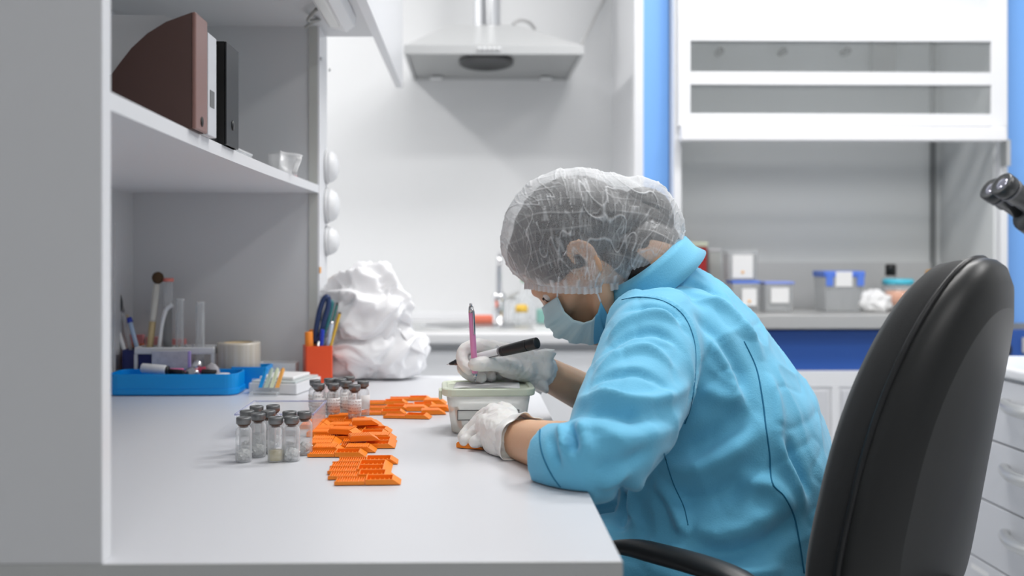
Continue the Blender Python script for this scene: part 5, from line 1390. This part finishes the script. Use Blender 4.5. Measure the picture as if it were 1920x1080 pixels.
gR = glove('right', pf, ff, wR, seed=2)
# near hand (holding the container)
pn = [([W(965, 822, 1.335), W(945, 800, 1.36), W(928, 778, 1.385)], [.030, .027, .017]),
      ([W(962, 826, 1.33), W(935, 808, 1.355), W(914, 798, 1.37)], [.029, .026, .018]),
      ([W(962, 832, 1.33), W(938, 826, 1.345), W(918, 818, 1.36)], [.028, .024, .017])]
fn = [([W(932, 774, 1.40), W(912, 778, 1.42), W(894, 794, 1.425), W(880, 808, 1.425)], [.0130, .0118, .0108, .0095]),
      ([W(922, 784, 1.385), W(900, 793, 1.40), W(882, 807, 1.405), W(870, 819, 1.400)], [.0130, .0118, .0108, .0094]),
      ([W(916, 798, 1.37), W(897, 808, 1.385), W(882, 819, 1.385), W(872, 826, 1.380)], [.0125, .0112, .0100, .0088]),
      ([W(916, 812, 1.355), W(902, 822, 1.362), W(890, 829, 1.362)], [.0115, .0100, .0085]),
      ([W(955, 795, 1.375), W(955, 776, 1.405), W(942, 766, 1.425)], [.0150, .0125, .0105])]
gL = glove('left', pn, fn, W_L, seed=6)
def cuff(G, p0, p1, p2, r0, r1, r2, seed):
    rings = []; t = (p2-p0).normalized(); u = (Z-Z.dot(t)*t).normalized(); v = t.cross(u)
    for (c, r, am) in ((p0, r0, .0), (p0.lerp(p1, .5), (r0+r1)/2, .002), (p1, r1, .003), (p1.lerp(p2, .5), (r1+r2)/2, .004), (p2, r2, .0055)):
        rg = []
        for k in range(72):
            q = 2*math.pi*k/72; w_ = am*(noise.noise(Vector((math.cos(q)*2.2+seed, math.sin(q)*2.2, c.x*8)))*1.5+.35*math.sin(7*q+seed))
            pp_ = c+(u*math.cos(q)+v*math.sin(q))*(r+w_)+t*(w_*.8)
            pp_.z = max(pp_.z, DZ+.0012); rg.append(pp_)
        rings.append(rg)
    o = MB().loft(rings, cap=False).build('glove_cuff', gl, G, thick=.0010); o.data.transform(person.matrix_basis.inverted())
cuff(gL, W(956, 818, 1.345), W(972, 825, 1.325), W(984, 829, 1.308), .028, .0335, .037, 1)
cuff(gR, W(995, 690, 1.588), W(1012, 693, 1.588), W(1026, 699, 1.592), .028, .033, .035, 4)

# ---- pen and marker held by the far hand
pk = mat('pink pen barrel', (.85, .32, .60), .3); chr2 = mat('pen silver', (.55, .56, .58), .22, .9)
p1, p0 = W(883, 575, 1.478), W(891.5, 717, 1.506)
e = empty('ballpoint_pen', 'pink ballpoint pen with silver clip held upright in the right hand', 'pen', p0.lerp(p1, .5))
MB().tube([p0.lerp(p1, .13), p0.lerp(p1, .5), p0.lerp(p1, .93)], [.0044, .0046, .0042], 18).build('barrel', pk, e, world=True)
MB().cyl(p0, p0.lerp(p1, .03), .0006, .0013, 14).cyl(p0.lerp(p1, .03), p0.lerp(p1, .13), .0013, .0044, 18).build('tip', chr2, e, world=True)
MB().cyl(p0.lerp(p1, .93), p1, .0043, .0034, 18).cyl(p1, p1+(p1-p0).normalized()*.005, .0022, .002, 14).build('push_button', chr2, e, world=True)
dd = (p1-p0).normalized(); sx_ = (W(900, 575, 1.47)-p1).normalized(); cc_ = (Vector((0, 0, H))-p1).normalized(); off = (cc_*.6+sx_*.8).normalized()*.0055
MB().tube([p0.lerp(p1, .97)+off*.6, p0.lerp(p1, .93)+off*1.1, p0.lerp(p1, .75)+off*1.05, p0.lerp(p1, .64)+off*.95], [.002, .0022, .0022, .0018], 10, flat=.5).build('clip', chr2, e, world=True)
q0, q1 = W(838, 683.5, 1.555), W(1007, 643, 1.450); dq = q1-q0
e = empty('marker', 'black capped white marker pen lying across the right hand', 'marker', q0.lerp(q1, .5))
def L_(t): return q0+dq*t
MB().cyl(L_(0), L_(.035), .0006, .0009, 10).build('nib', chr2, e, world=True)
MB().cyl(L_(.035), L_(.10), .0022, .0040, 20).cyl(L_(.10), L_(.19), .0046, .0060, 20).build('grip', black, e, world=True)
MB().cyl(L_(.19), L_(.66), .0062, .0066, 22).build('barrel', white, e, world=True)
MB().cyl(L_(.62), L_(.655), .0075, .0080, 22).cyl(L_(.655), L_(.90), .0080, .0088, 22).cyl(L_(.905), L_(1.0), .0088, .0084, 22).build('cap', black, e, world=True, bevel=.0006)
cc2 = (Vector((0, 0, H))-L_(.5)).normalized(); dn_ = (cc2*.75-Z*.66).normalized()*.0066
MB().tube([L_(.42)+dn_, L_(.61)+dn_], .0007, 6, spline=False).build('printed_line', black_m, e, world=True)
MB().cyl(L_(.60), L_(.622), .0069, .0072, 22).build('collar_ring', mat('marker ring', (.3, .3, .32), .4), e, world=True)
